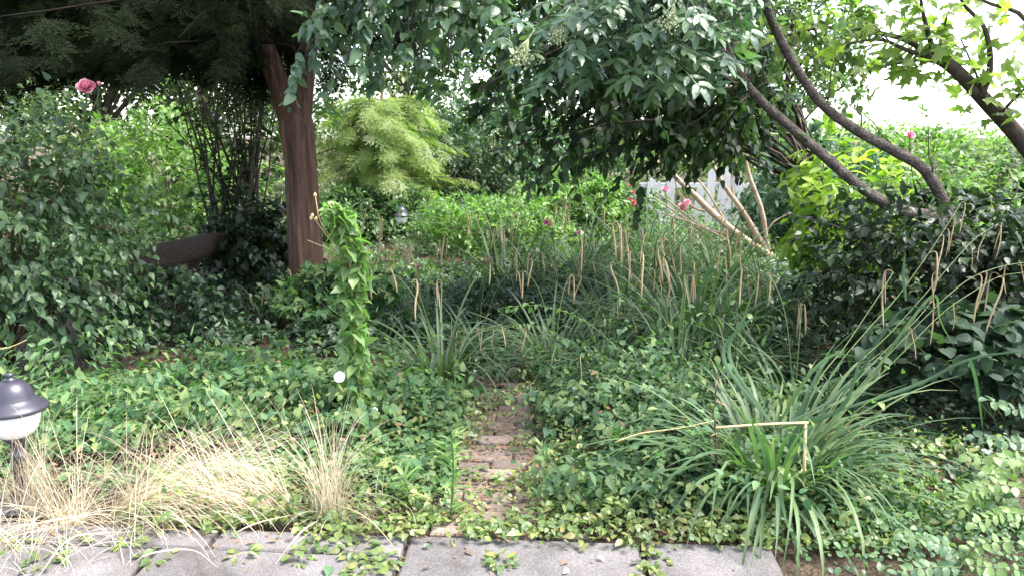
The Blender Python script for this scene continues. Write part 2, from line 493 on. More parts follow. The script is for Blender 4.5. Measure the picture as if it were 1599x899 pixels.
# ------------------------------------------------------------------ leaf placing
class Leaves:
    def __init__(s, P, X, N, sc):
        s.P, s.sc = np.asarray(P, float), np.asarray(sc, float)
        X = unit(np.asarray(X, float))
        N = np.asarray(N, float)
        N = unit(N - X * (N * X).sum(-1, keepdims=True))
        s.R = np.stack([X, np.cross(N, X), N], axis=-1)
    def sel(s, idx):
        o = object.__new__(Leaves)
        o.P, o.sc, o.R = s.P[idx], s.sc[idx], s.R[idx]
        return o
    def __len__(s): return len(s.P)
def cat(ls):
    o = object.__new__(Leaves)
    o.P = np.concatenate([l.P for l in ls]); o.sc = np.concatenate([l.sc for l in ls]); o.R = np.concatenate([l.R for l in ls])
    return o
def joined(name, lv, temps, mat, off):
    k = rng.integers(len(temps), size=len(lv))
    Vs = []; Ls = []; Ts = []; base = 0
    for j, t in enumerate(temps):
        i = np.nonzero(k == j)[0]
        if not len(i): continue
        V = np.einsum('nij,vj->nvi', lv.R[i] * lv.sc[i][:, None, None], t.V) + (lv.P[i] - off)[:, None, :]
        nv = len(t.V)
        Ls.append((t.loops[None, :] + base + nv * np.arange(len(i))[:, None]).ravel())
        Ts.append(np.tile(t.tot, len(i)))
        Vs.append(V.reshape(-1, 3))
        base += nv * len(i)
    return np_mesh(name, np.concatenate(Vs), np.concatenate(Ls), np.concatenate(Ts), mat)
TM = {}
def tmesh(name, temps, mat):
    key = (name, id(temps), mat.name)
    if key not in TM:
        TM[key] = [t.mesh(name, mat) for t in temps]
    return TM[key]
def foliage(root, lv, temps, mat, n_ind=0, name='leaf', mass='foliage'):
    """n_ind leaves that show largest become objects of their own, the rest one part"""
    off = np.array(root.location)
    idx = np.zeros(0, int)
    if n_ind:
        px, py, dz = project(lv.P)
        ok = np.nonzero((px > 0) & (px < 1599) & (py > 0) & (py < 899))[0]
        idx = ok[np.argsort(-(lv.sc[ok] / dz[ok]) - 0.35 / dz[ok] * lv.sc.mean())][:n_ind]
        ms = tmesh(name, temps, mat)
        for i in idx:
            o = bpy.data.objects.new(name, ms[rng.integers(len(ms))])
            m4 = np.eye(4)
            m4[:3, :3] = lv.R[i] * lv.sc[i]
            m4[:3, 3] = lv.P[i] - off
            link(o, root)
            o.matrix_basis = Matrix(m4.tolist())
    rest = np.setdiff1d(np.arange(len(lv)), idx)
    if len(rest):
        o = bpy.data.objects.new(mass, joined(mass, lv.sel(rest), temps, mat, off))
        o['kind'] = 'stuff'
        link(o, root)
def along(P, n, u0, u1, size, ang=(0.6, 1.2), droop=0.25, up=1.0, tilt=0.35, jit=0.01, flat=0.0):
    """leaves along shoots P (S,K,3)"""
    P = np.asarray(P, float)
    S_, K = P.shape[0], P.shape[1]
    u = (u0 + (u1 - u0) * (np.arange(n)[None, :] + rng.uniform(0, 1, (S_, n))) / n) * (K - 1)
    i = np.minimum(u.astype(int), K - 2)
    f = (u - i)[..., None]
    s = np.arange(S_)[:, None]
    a, b = P[s, i], P[s, i + 1]
    pos = a + (b - a) * f
    t = unit(b - a)
    ref = np.where(np.abs(t[..., 2:3]) < 0.9, np.array([0, 0, 1.0]), np.array([1.0, 0, 0]))
    e1 = unit(np.cross(t, ref))
    e2 = np.cross(t, e1)
    ph = rng.uniform(0, 2 * math.pi, (S_, n, 1))
    if flat:
        ph = ph * (1 - flat) + flat * math.pi * rng.integers(0, 2, (S_, n, 1))
    an = rng.uniform(ang[0], ang[1], (S_, n, 1))
    d = np.cos(an) * t + np.sin(an) * (np.cos(ph) * e1 + np.sin(ph) * e2)
    d[..., 2] -= droop * rng.uniform(.4, 1.5, (S_, n))
    nn = rng.normal(0, tilt, (S_, n, 3))
    nn[..., 2] += up
    nn += 0.35 * t
    sc = rng.uniform(size[0], size[1], (S_, n)) * (1 - 0.3 * ((u / (K - 1)) > .92))
    pos = pos + rng.normal(0, jit, pos.shape)
    return Leaves(pos.reshape(-1, 3), d.reshape(-1, 3), nn.reshape(-1, 3), sc.ravel())
def lump(D, k, seed, amp):
    q = np.random.default_rng(seed)
    A = q.normal(0, 1, (k, 3)) * q.uniform(2, 6, (k, 1)); ph = q.uniform(0, 6.28, k)
    return 1 + amp * np.sin(D @ A.T + ph).mean(-1) * 2
def bush_shoots(base, R, n, seed, amp=0.3, inner=(.3, .6), bottom=-0.1, K=6, zc=0.5, sag=0.05, face=None):
    """shoots ending on a lumpy ellipsoid that stands on base"""
    q = np.random.default_rng(seed)
    D = unit(q.normal(0, 1, (n * 3, 3)))
    D = D[D[:, 2] > bottom]
    if face is not None:
        D = D[D @ np.array(face) > -0.25]
    D = D[:n]
    C = np.array(base) + np.array([0, 0, R[2] * zc])
    E = C + D * np.array([R[0], R[1], R[2] * (1 - zc)]) * (lump(D, 7, seed + 1, amp) * q.uniform(.82, 1.06, len(D)))[:, None]
    E[:, 2] = np.maximum(E[:, 2], 0.05)
    root = np.array(base) + np.column_stack([q.normal(0, R[0] * .12, len(D)), q.normal(0, R[1] * .12, len(D)), np.full(len(D), R[2] * .12)])
    a = q.uniform(inner[0], inner[1], (len(D), 1))
    S0 = root + (E - root) * a
    S0[:, 2] += R[2] * .12
    u = np.linspace(0, 1, K)[None, :, None]
    P = S0[:, None, :] * (1 - u) + E[:, None, :] * u
    bow = q.normal(0, .05, (len(D), 1, 3)) * np.array(R)
    P = P + bow * np.sin(u * math.pi)
    P[..., 2] += (sag * R[2] * (np.sin(u * math.pi) - .8 * u * u))[..., 0]
    P[..., 2] = np.maximum(P[..., 2], 0.04)
    return P
def stems_of(root, base, P, k, r, mat, name='stem'):
    mb = MB()
    step = max(1, len(P) // k)
    for s in P[::step][:k]:
        b = np.array(base) + np.array([random.uniform(-.06, .06), random.uniform(-.06, .06), 0])
        pts = np.vstack([b, b * .6 + s[0] * .4 + np.array([0, 0, .06]), s[0], s[2], s[-1]])
        mb.tube(spline(pts, 10), np.linspace(r, r * .25, 10), 5)
    return mb.build(name, mat, root)
def bush(name, label, cat_, base, R, n, per, size, temps, mat, seed, n_ind=0, stem=.012, k=14, bark='stem_brown', group=None, **kw):
    lk = {q: kw.pop(q) for q in ('ang', 'droop', 'up', 'tilt', 'flat', 'jit') if q in kw}
    u0 = kw.pop('u0', .15)
    root = thing(name, label, cat_, base, group)
    P = bush_shoots(base, R, n, seed, **kw)
    stems_of(root, base, P, k, stem, M[bark], 'stems')
    foliage(root, along(P, per, u0, 1.0, size, **lk), temps, mat, n_ind)
    return root, P

# ================================================================== THE SETTING
def ground_h(x, y):
    return 0.03 * np.sin(1.3 * x + .5) * np.sin(.9 * y) * np.clip((y - 3.4) / 2, 0, 1)
gx = np.concatenate([np.linspace(-150, -9, 12), np.linspace(-8, 8, 81), np.linspace(9, 150, 12)])
gy = np.concatenate([np.linspace(-40, -1, 6), np.linspace(0, 14, 71), np.linspace(15, 300, 14)])
GX, GY = np.meshgrid(gx, gy)
GZ = ground_h(GX, GY) + np.where((GY > 3.3) & (GY < 14), rng.normal(0, .008, GX.shape), 0) - np.where((GY > 14) | (GY < 3.3), 0, 0) - 0.035
nx_, ny_ = len(gx), len(gy)
q = (np.arange(ny_ - 1)[:, None] * nx_ + np.arange(nx_ - 1)[None, :])
fa = np.stack([q, q + 1, q + nx_ + 1, q + nx_], -1).reshape(-1, 4)
go = bpy.data.objects.new('ground', np_mesh('ground', np.column_stack([GX.ravel(), GY.ravel(), GZ.ravel()]), fa.ravel(), np.full(len(fa), 4), M['earth']))
link(go); go['kind'] = 'structure'; tag(go, 'bare reddish brown garden soil under the plants', 'ground')

# paving: slabs on a bed, the far edge runs slightly askew
A = gnd(0, 812); B = gnd(1210, 852)
ex = unit((B - A)[:2]); ey = np.array([-ex[1], ex[0]])
mb = MB()
c = A[:2] + ex * 1.2 - ey * 2.0
Rz = np.array([[ex[0], ey[0], 0], [ex[1], ey[1], 0], [0, 0, 1]])
mb.box((c[0], c[1], -0.045), (6.4, 4.0, 0.03), 0, Rz)
pav = mb.build('paving', M['earth'], None, smooth=False)
pav['kind'] = 'structure'; tag(pav, 'grey concrete slab terrace with weedy joints along the garden edge', 'paving')
S0 = gnd(630, 860)[:2]
s0 = (S0 - A[:2]) @ ex
xs = [s0 - .60 * 5 - .5, s0 - 2.28, s0 - 1.52, s0 - .76, s0, s0 + .895, s0 + 1.37]
dep = [0.0, .165, .165 + .42, .165 + .84, .165 + 1.26, 2.0]
row_x = {}
for r_ in range(5):
    sh = 0 if r_ == 0 else (-.33 if r_ % 2 else .05)
    edges = [s0 - 3.04, s0 - 2.28, s0 - 1.52, s0 - .76, s0, s0 + .905, s0 + 1.40] if r_ == 0 else [s0 - 3.2, s0 - 2.4 + sh * .5, s0 - 1.6 + sh * .5, s0 - .8 + sh * .4, s0, s0 + .75 + sh, s0 + 1.5]
    for k in range(len(edges) - 1):
        a, b = edges[k], edges[k + 1]
        d0, d1 = dep[r_], dep[r_ + 1]
        if r_ == 0 and a > s0 - .1: d1 = .52
        if r_ == 1 and a > s0 - .1: d0 = .52
        if d1 - d0 < .05: continue
        cc = A[:2] + ex * (a + b) / 2 - ey * (d0 + d1) / 2
        mb = MB()
        tl = random.uniform(-.006, .006)
        Rt = Rz @ np.array([[1, 0, tl], [0, 1, random.uniform(-.006, .006)], [-tl, 0, 1]])
        mb.box((0, 0, 0), (b - a - .022, d1 - d0 - .02, .05), .007, Rt, .003)
        o = mb.build('paving_slab', M['slab'], pav, loc=(cc[0], cc[1], -.024 + random.uniform(-.004, .004)), smooth=False)

# brick path
pb = MB()
pc0, pc1 = gnd(775, 832), gnd(792, 600)
pd = unit((pc1 - pc0)[:2]); pn = np.array([pd[1], -pd[0]])
plen = np.linalg.norm((pc1 - pc0)[:2]) + .1
cm = (pc0[:2] + pd * plen / 2)
Rp = np.array([[pn[0], pd[0], 0], [pn[1], pd[1], 0], [0, 0, 1]])
pb.box((cm[0], cm[1], -.036), (.66, plen, .03), 0, Rp)
path = pb.build('path', M['earth'], None, smooth=False)
path['kind'] = 'structure'; tag(path, 'narrow sunken brick path running from the terrace into the sedges', 'path')
bm_ = MB(); bm_.box((0, 0, 0), (.205, .098, .06), .006, None, .002); brick_me = None
row = 0; y = .03
while y < plen:
    for k in range(4):
        off = (k - 1.5) * .215 + (.107 if row % 2 else 0) - .05
        if abs(off) > .36: continue
        p = pc0[:2] + pd * y + pn * (off + random.uniform(-.004, .004))
        if brick_me is None:
            o = bm_.build('brick', M['brick'], path, loc=(0, 0, 0), smooth=False); brick_me = o.data
        else:
            o = link(bpy.data.objects.new('brick', brick_me), path)
        o.location = (p[0], p[1], -.03 + random.uniform(-.009, .007))
        o.rotation_euler = (random.uniform(-.035, .035), random.uniform(-.035, .035), -math.atan2(pd[0], pd[1]) + random.uniform(-.03, .03))
    y += .108; row += 1

# ================================================================== GARDEN THINGS
def lantern(loc, label, h=0.56, s=1.0):
    root = thing('garden_lantern', label, 'lantern', loc, 'garden bollard lanterns')
    H = np.array(loc)
    mb = MB(); mb.lathe([(.075, 0), (.075, .012), (.06, .022), (.035, .035), (.03, .05)], loc); mb.build('base', M['lamp_metal'], root)
    mb = MB(); mb.lathe([(.026, .045), (.023, .12), (.022, .22), (.03, .225), (.03, .24), (.022, .245), (.022, .285), (.034, .295), (.042, .305), (.046, .318)], loc); mb.build('post', M['lamp_metal'], root)
    mb = MB(); mb.lathe([(.046, .316), (.058, .326), (.070, .345), (.080, .38), (.086, .43)], loc, 28); mb.build('glass', M['lamp_glass'], root)
    mb = MB(); mb.lathe([(.07, .425), (.106, .423), (.112, .43), (.105, .441), (.088, .455), (.074, .466), (.069, .474), (.067, .492), (.059, .515), (.045, .535), (.03, .545), (.02, .548)], loc, 32)
    cp = mb.build('cap', M['lamp_metal'], root)
    mb = MB(); mb.lathe([(.021, .546), (.022, .552), (.012, .557), (.012, .562), (.015, .568), (.011, .576), (.004, .58)], loc, 16); mb.build('finial', M['lamp_metal'], cp)
    root.scale = (s, s, min(s, 1.02))
    for ch in root.children: pass
    return root
lantern(tuple(gnd(39, 792)), 'black bell-capped garden lantern with white glass in the dry grass beside the paving', s=1.2)
lp = at(627, 345, 11.4); lantern((lp[0], lp[1], -.02), 'distant small lantern half hidden in green shrubs beyond the red-barked trunk', s=1.02)

# rail fence
root = thing('rail_fence', 'weathered dark brown wooden rail on a post beside the red-barked trunk', 'fence', gnd(300, 505))
e0 = at(95, 450, 5.35); e1 = at(352, 376, 7.5)
mid = spline([e0, (e0 + e1) / 2 + np.array([0, 0, .015]), e1], 14)
dirr = unit(e1 - e0)
sd_ = unit(np.cross(dirr, [0, 0, 1]))
mb = MB(); V = []; Fs = []
prof = [(-.03, -.095), (-.038, -.04), (-.036, .05), (-.028, .10), (.028, .098), (.038, .04), (.036, -.05), (.03, -.096)]
for i, p in enumerate(mid):
    wob = 1 + .07 * math.sin(i * 1.9) + .05 * math.sin(i * .8 + 1)
    for (a, b) in prof:
        V.append(p + sd_ * a + np.array([0, 0, b * wob]))
k = len(prof)
for i in range(len(mid) - 1):
    for j in range(k):
        Fs.append((i * k + j, i * k + (j + 1) % k, (i + 1) * k + (j + 1) % k, (i + 1) * k + j))
Fs.append(tuple(range(k))); Fs.append(tuple((len(mid) - 1) * k + j for j in range(k - 1, -1, -1)))
mb.add(V, Fs); mb.build('rail', M['rail_wood'], root)
for (px, Yp) in ((299, 7.08), (130, 5.72)):
    p = at(px, 400, Yp)
    mb = MB(); mb.tube(spline([(p[0], p[1], -.05), (p[0] + .01, p[1], .3), (p[0], p[1], p[2])], 8), [.06, .056, .052, .05, .05, .05, .048, .047], 9, .06, 1.3)
    mb.build('post', M['rail_wood'], root)

# ------------------------------------------------------------------ yew
YT = gnd(487, 492)
root = thing('yew_tree', 'large dark evergreen tree with forked reddish brown trunk', 'tree', YT)
tp = [YT + np.array([0, 0, -.06])] + [at(px, py, 7.0) for px, py in ((484, 470), (479, 420), (474, 340), (469, 260), (463, 205), (459, 150))]
tp = spline(tp, 34)
fl = np.linspace(0, 1, 34)
tr = .128 + .075 * np.exp(-fl * 8) + .012 * np.clip((fl - .6) / .2, 0, 1) - .075 * np.clip((fl - .85) / .15, 0, 1) ** 1.5
def bark_tube(P, R, n, seed):
    """trunk with raised fibrous strips, hollows and burrs"""
    mb = MB(); mb.tube(P, R, n, .09, seed)
    V = np.array(mb.V); m = len(P)
    qq = np.random.default_rng(int(seed * 10)); th = np.arange(n) * 2 * math.pi / n
    strips = qq.normal(0, 1, n)
    for i in range(m):
        strips = strips * .93 + qq.normal(0, .36, n)
        sm = strips - .5 * (np.roll(strips, 1) + np.roll(strips, -1)) * .6
        ring = V[i * n:(i + 1) * n]
        V[i * n:(i + 1) * n] = P[i] + (ring - P[i]) * (1 + .030 * np.clip(sm, -1.6, 1.8) + .05 * np.sin(th * 2 + i * .11))[:, None]
    mb.V = [tuple(v) for v in V]
    return mb
tp = spline(tp, 90); tr = np.interp(np.linspace(0, 1, 90), fl, tr)
bark_tube(tp, tr, 72, .7).build('trunk', M['yew_bark'], root)
limbs = [spline([at(464, 250, 6.98), at(452, 185, 6.97), at(432, 120, 6.98), at(410, 60, 6.95), at(398, 0, 6.95), at(380, -110, 7.0), at(370, -260, 7.1), at(375, -420, 7.1)], 26),
         spline([at(470, 250, 7.0), at(472, 180, 7.0), at(477, 120, 7.05), at(482, 60, 7.1), at(486, 0, 7.1), at(495, -120, 7.2), at(500, -300, 7.2), at(495, -450, 7.2)], 26)]
for i, lm in enumerate(limbs):
    bark_tube(spline(lm, 60), np.linspace(.105 - .01 * i, .035, 60), 48, 2 + i).build('limb', M['yew_bark'], root)
q = np.random.default_rng(21)
brs = []
def yew_branch(b0, az, ln, rise, K=10):
    u = np.linspace(0, 1, K)
    d = np.array([math.cos(az), math.sin(az), 0])
    P = b0 + np.outer(u * ln, d)
    P[:, 2] += ln * (rise * u - (.12 + .1 * q.random()) * u ** 2) + .04 * np.sin(u * 7 + q.random() * 6) * u
    P[:, :2] += np.outer(.12 * ln * np.sin(u * 2.5) * q.normal(), [-d[1], d[0]])
    return P
for i in range(86):
    lm = limbs[i % 2]
    j = int(8 + 16 * (i / 86) ** .8 + q.integers(0, 2))
    b0 = lm[min(j, 25)]
    if q.random() < .74: az = math.pi + q.normal(0, .75)
    else: az = q.uniform(0, 2 * math.pi)
    ln = q.uniform(1.5, 3.4)
    if math.cos(az) > .2: ln *= .42
    brs.append(yew_branch(b0, az, ln, q.uniform(-.02, .22)))
for (px, py, Y) in ((330, 110, 6.2), (240, 130, 6.0), (170, 90, 5.6), (30, 100, 5.6), (280, 60, 5.4), (130, 150, 6.6), (380, 100, 7.6), (210, 60, 7.4), (60, 30, 6.4), (330, 40, 6.0), (400, 60, 5.6), (60, 110, 7.5)):
    e = at(px, py, Y); b0 = limbs[0][int(q.integers(9, 14))]
    u = np.linspace(0, 1, 10)[:, None]
    P = b0 * (1 - u) + e * u
    P[:, 2] += .22 * np.sin(u[:, 0] * math.pi)
    brs.append(P)
brs = np.array(brs)
mb = MB()
for P in brs: mb.tube(P, np.linspace(.015, .004, 10), 5)
mb.build('branches', M['yew_twig'], root)
tw = []
for P in brs:
    for k_ in range(13):
        u = .18 + .82 * (k_ + q.random()) / 13
        i = min(int(u * 9), 8)
        b0 = P[i] + (P[i + 1] - P[i]) * (u * 9 - i)
        t = unit(P[i + 1] - P[i])
        side = np.array([-t[1], t[0], 0]) * (1 if k_ % 2 else -1)
        d = unit(t * q.uniform(.5, 1) + side * q.uniform(.5, 1) + np.array([0, 0, q.normal(-.1, .15)]))
        ln = q.uniform(.3, .7) * (1.15 - .5 * u)
        tw.append(b0 + np.outer(np.linspace(0, 1, 5) ** 1.0 * ln, d) + np.outer(np.linspace(0, 1, 5) ** 2, [0, 0, -.12 * ln]))
tw = np.array(tw)
_tx, _ty, _ = project(tw[:, 2])
_edge = np.where(_tx < 520, 105 + 45 * np.sin(_tx / 37.0) * np.sin(_tx / 91.0 + 1) + q.normal(0, 22, len(tw)), 60)
tw = tw[(_ty < _edge) & ~((_tx > 385) & (_tx < 515) & (_ty > 30) & (tw[:, 2, 1] < 7.15))]
foliage(root, along(tw, 9, .1, 1.0, (.15, .30), ang=(.3, .95), droop=.2, up=1.0, tilt=.3, flat=.7), SPRAY, M['yew'])

# ------------------------------------------------------------------ rose hedge on the left
RB = np.array([-3.40, 5.25, 0])
root = thing('climbing_rose', 'tall tangled climbing rose smothered in bindweed leaves with one pink bloom', 'rose bush', RB)
P1 = bush_shoots(RB, (1.05, .62, 1.95), 470, 31, amp=.22, inner=(.35, .7), bottom=-.75, zc=.48, sag=.02)
P2 = bush_shoots(RB + np.array([.22, -.22, 0]), (.85, .5, 1.35), 240, 32, amp=.3, inner=(.4, .75), bottom=-.8, zc=.45)
P3 = bush_shoots(RB + np.array([-.75, -.35, 0]), (.7, .5, 1.2), 180, 33, amp=.3, inner=(.4, .75), bottom=-.8, zc=.45)
stems_of(root, RB, np.concatenate([P1, P2]), 34, .013, M['stem_brown'], 'stems')
foliage(root, cat([along(P1, 13, .1, 1, (.03, .075), droop=.6, tilt=.55, up=.8), along(P2, 12, .1, 1, (.03, .075), droop=.6, tilt=.5), along(P3, 12, .1, 1, (.03, .075), droop=.6, tilt=.5)]), HEART + OV, M['rose'], 300)
PETAL = [leaf_T([(0, .08), (.25, .3), (.55, .46), (.82, .42), (1, .2)], fold=f_, curl=c_) for f_, c_ in ((.3, -.3), (.2, -.15), (.35, -.4))]
def rosette(root, c, r, mat, name, rings=((1.0, 7, .25), (.75, 6, .65), (.5, 5, 1.0), (.28, 4, 1.3)), face=(0, -.6, .8)):
    """double flower: rings of cupped petals around face"""
    Nf = unit(np.array(face, float)); a = unit(np.cross(Nf, [1, .1, .2])); b = np.cross(Nf, a)
    Ps = []; Xs = []; Ns = []; Sc = []
    for (rr, k, cup) in rings:
        for i in range(k):
            th = 2 * math.pi * (i + .4 * rr) / k
            o = a * math.cos(th) + b * math.sin(th)
            Ps.append(c + Nf * r * .25 * (1 - rr)); Xs.append(o * math.cos(cup) + Nf * math.sin(cup)); Ns.append(Nf * math.cos(cup) - o * math.sin(cup)); Sc.append(r * (.7 + .3 * rr) * random.uniform(.9, 1.1))
    lv = Leaves(Ps, Xs, Ns, Sc)
    off = np.array(root.location)
    return link(bpy.data.objects.new(name, joined(name, lv, PETAL, mat, off)), root)
rc = at(137, 139, 4.9)
mb = MB(); mb.tube(spline([at(120, 300, 5.1), at(128, 220, 5.0), at(136, 150, 4.93), rc], 10), np.linspace(.008, .004, 10), 5)
mb.tube(spline([at(132, 190, 4.96), at(150, 160, 4.93), at(155, 140, 4.92)], 8), np.linspace(.005, .003, 8), 5)
mb.build('flower_stem', M['stem_green'], root)
rosette(root, rc, .056, M['petal_p'], 'bloom', rings=((1.0, 6, .15), (.95, 6, .5), (.9, 6, .8), (.8, 5, 1.05), (.65, 5, 1.25), (.5, 4, 1.45)), face=(.1, -.75, .5))
rosette(root, at(155, 135, 4.92), .026, M['petal_p'], 'bud', rings=((.9, 5, .9), (.5, 4, 1.3)), face=(.2, -.3, .9))
foliage(root, along(np.array([spline([at(120, 300, 5.1), at(128, 220, 5.0), at(136, 150, 4.93)], 6), spline([at(60, 280, 5.1), at(70, 200, 5.0), at(80, 120, 4.95)], 6), spline([at(95, 260, 5.1), at(100, 200, 5.0), at(108, 130, 4.95)], 6), spline([at(20, 280, 5.1), at(18, 200, 5.0), at(10, 150, 4.95)], 6)]), 16, .1, 1, (.05, .085), droop=.5), HEART, M['rose'], 40)

# ------------------------------------------------------------------ bindweed column
vb = gnd(570, 712)
root = thing('bindweed_column', 'slim upright column of bindweed twining up a dead stalk', 'vine', vb)
vp = spline([vb, at(566, 640, 4.0), at(556, 560, 4.0), at(551, 480, 4.0), at(546, 410, 4.0), at(533, 350, 4.0), at(519, 316, 4.0)], 30)
mb = MB(); mb.tube(vp, np.linspace(.007, .004, 30), 6); mb.build('dead_stalk', M['straw_stem'], root)
tws = []
mb = MB()
for ph in (0, 2.1, 4.2):
    h = []
    for i, p in enumerate(vp):
        a = i * .75 + ph
        rr = .045 + .022 * math.sin(i * .5 + ph) + (.03 if i < 8 else 0)
        h.append(p + np.array([rr * math.cos(a), rr * math.sin(a), 0]))
    tws.append(spline(h, 30)); mb.tube(spline(h, 60), .0022, 4)
mb.build('twining_stem', M['stem_green'], root)
foliage(root, along(np.array(tws), 160, .0, .97, (.05, .088), ang=(1.1, 1.7), droop=.7, up=.7, tilt=.45), HEART, M['vine'], 300)
mb = MB()
fl_pts = [spline([at(541, 400, 4.0), at(520, 380, 4.0), at(497, 350, 4.0), at(488, 338, 4.0)], 8), spline([at(520, 375, 4.0), at(500, 345, 4.0), at(493, 310, 4.0), at(492, 303, 4.0)], 8), spline([at(545, 420, 4.), at(525, 395, 4.), at(480, 375, 4.)], 8)]
for s in fl_pts: mb.tube(s, np.linspace(.003, .0015, 8), 4)
for (x, y_) in ((488, 337), (492, 305), (494, 342), (486, 341)): mb.lathe([(.002, 0), (.007, .006), (.008, .013), (.003, .022)], at(x, y_, 4.0) - np.array([0, 0, .01]), 7)
mb.build('seed_stalk', M['straw_stem'], root)
def funnel(root, c, r, face, name='flower'):
    Nf = unit(np.array(face, float)); a = unit(np.cross(Nf, [.3, .1, 1])); b = np.cross(Nf, a)
    V = []; Fs = []; n = 20
    prof = [(.08, -1.1), (.16, -.6), (.42, -.2), (.85, 0), (1.0, -.05)]
    for (rr, h) in prof:
        for k in range(n):
            th = 2 * math.pi * k / n
            w_ = 1 + (.06 * math.cos(5 * th) if rr > .7 else 0)
            V.append(c + r * (rr * w_ * (math.cos(th) * a + math.sin(th) * b) + h * Nf))
    for i in range(len(prof) - 1):
        for k in range(n):
            k2 = (k + 1) % n
            Fs.append((i * n + k, i * n + k2, (i + 1) * n + k2, (i + 1) * n + k))
    mb = MB(); mb.add(V, Fs)
    return mb.build(name, M['petal_w'], root)
funnel(root, at(530, 588, 3.86), .027, (0, -.9, .4))

def bind_flower(px, py, Y, r, label):
    c = at(px, py, Y)
    root = thing('bindweed_flower', label, 'flower', (c[0], c[1], max(c[2] - .15, 0)), 'white bindweed flowers')
    mb = MB(); mb.tube(spline([c + np.array([.03, .08, -.16]), c + np.array([.01, .05, -.06]), c + np.array([0, .025, -.012])], 8), .002, 5); mb.build('stem', M['stem_green'], root)
    funnel(root, c, r, (random.uniform(-.4, .4), -.8, .5), 'petals')
bind_flower(897, 610, 4.2, .026, 'white bindweed flower in the leaves just to the right of the brick path')
bind_flower(393, 614, 4.3, .020, 'white bindweed flower in the low leaves left of the twining vine column')
bind_flower(355, 587, 4.8, .018, 'tiny white bindweed flower low in the leaves between rose and red-barked trunk')
bind_flower(585, 640, 3.9, .016, 'half closed white bindweed flower at the foot of the vine column')

# ------------------------------------------------------------------ overhanging dogwood: dark crown in the middle
DB = np.array([at(1300, 300, 7.4)[0], 7.4, 0])
root = thing('dogwood_tree', 'dark overhanging tree with drooping leafy branches above the middle of the garden', 'tree', DB)
tp = spline([DB, at(1298, 380, 7.4), at(1285, 290, 7.35), at(1240, 190, 7.2), at(1160, 80, 6.9), at(1060, -60, 6.6), at(980, -220, 6.4)], 24)
mb = MB(); mb.tube(tp, np.linspace(.06, .035, 24), 14, .05, 1); mb.build('trunk', M['dark_bark'], root)
q = np.random.default_rng(5)
ends = [(700, 60, 5.6), (730, 120, 5.6), (760, 170, 5.8), (720, 210, 6.0), (800, 120, 5.6), (830, 200, 5.9), (850, 255, 6.2), (880, 150, 5.8), (920, 210, 6.0), (900, 270, 6.3), (950, 120, 5.9), (980, 200, 6.1), (1000, 255, 6.2), (1040, 150, 6.2), (1060, 230, 6.2), (1100, 260, 6.3), (1130, 180, 6.3), (1150, 250, 6.4), (1170, 130, 6.2), (640, 30, 5.5), (780, 20, 5.4), (860, 60, 5.4), (1000, 50, 5.8), (1080, 90, 6.0), (940, 40, 5.6), (700, -60, 5.6), (820, -80, 5.5), (950, -80, 5.8), (1080, -60, 6.0), (1160, 40, 6.2), (770, 240, 6.0), (1020, 100, 5.7), (1120, 230, 5.9), (960, 160, 5.6), (870, 110, 6.6), (790, 90, 6.8), (1050, 200, 6.9), (990, 290, 6.4), (820, 290, 6.3), (745, 170, 5.5), (760, 260, 5.9), (1090, 130, 5.6), (900, 230, 5.7), (850, 20, 6.8), (980, 0, 6.8), (1100, 10, 6.8), (720, 0, 6.6), (1140, 100, 5.8)]
ends += [(float(q.uniform(680, 1230)), float(q.uniform(-420, -40)), float(q.uniform(5.2, 7.6))) for _ in range(34)]  # unseen branches above the frame, added to shade the crown below
ends += [(float(q.uniform(700, 1180)), float(q.uniform(40, 230)), float(q.uniform(6.3, 7.4))) for _ in range(16)]
bl = []; sub = []
for (px, py, Y) in ends:
    e = at(px, py, Y)
    j = int(np.clip(9 + (208 - py) / 22 + q.normal(0, 2), 7, 22))
    b0 = tp[j]
    u = np.linspace(0, 1, 9)[:, None]
    P = b0 * (1 - u) + e * u
    P[:, 2] += (.38 + .15 * q.random()) * np.sin(u[:, 0] * math.pi * .92)
    P += q.normal(0, .03, P.shape) * np.sin(u * math.pi)
    bl.append(P)
    for k_ in range(9):
        u0 = .45 + .55 * (k_ + q.random()) / 9
        i = min(int(u0 * 8), 7)
        s0_ = P[i] + (P[i + 1] - P[i]) * (u0 * 8 - i)
        t = unit(P[i + 1] - P[i])
        d = unit(t * .7 + q.normal(0, .55, 3) + np.array([0, 0, -.35]))
        ln = q.uniform(.18, .42)
        sub.append(s0_ + np.outer(np.linspace(0, 1, 5) * ln, d) + np.outer(np.linspace(0, 1, 5) ** 2, [0, 0, -.3 * ln]))
mb = MB()
for P in bl: mb.tube(P, np.linspace(.016, .004, 9), 5)
mb.build('branches', M['dark_bark'], root)
sub = np.array(sub)
lv = along(sub, 14, .05, 1.0, (.06, .105), ang=(.5, 1.2), droop=.55, up=.9, tilt=.4, jit=.015)
foliage(root, lv, OV, M['dogwood'], 250)

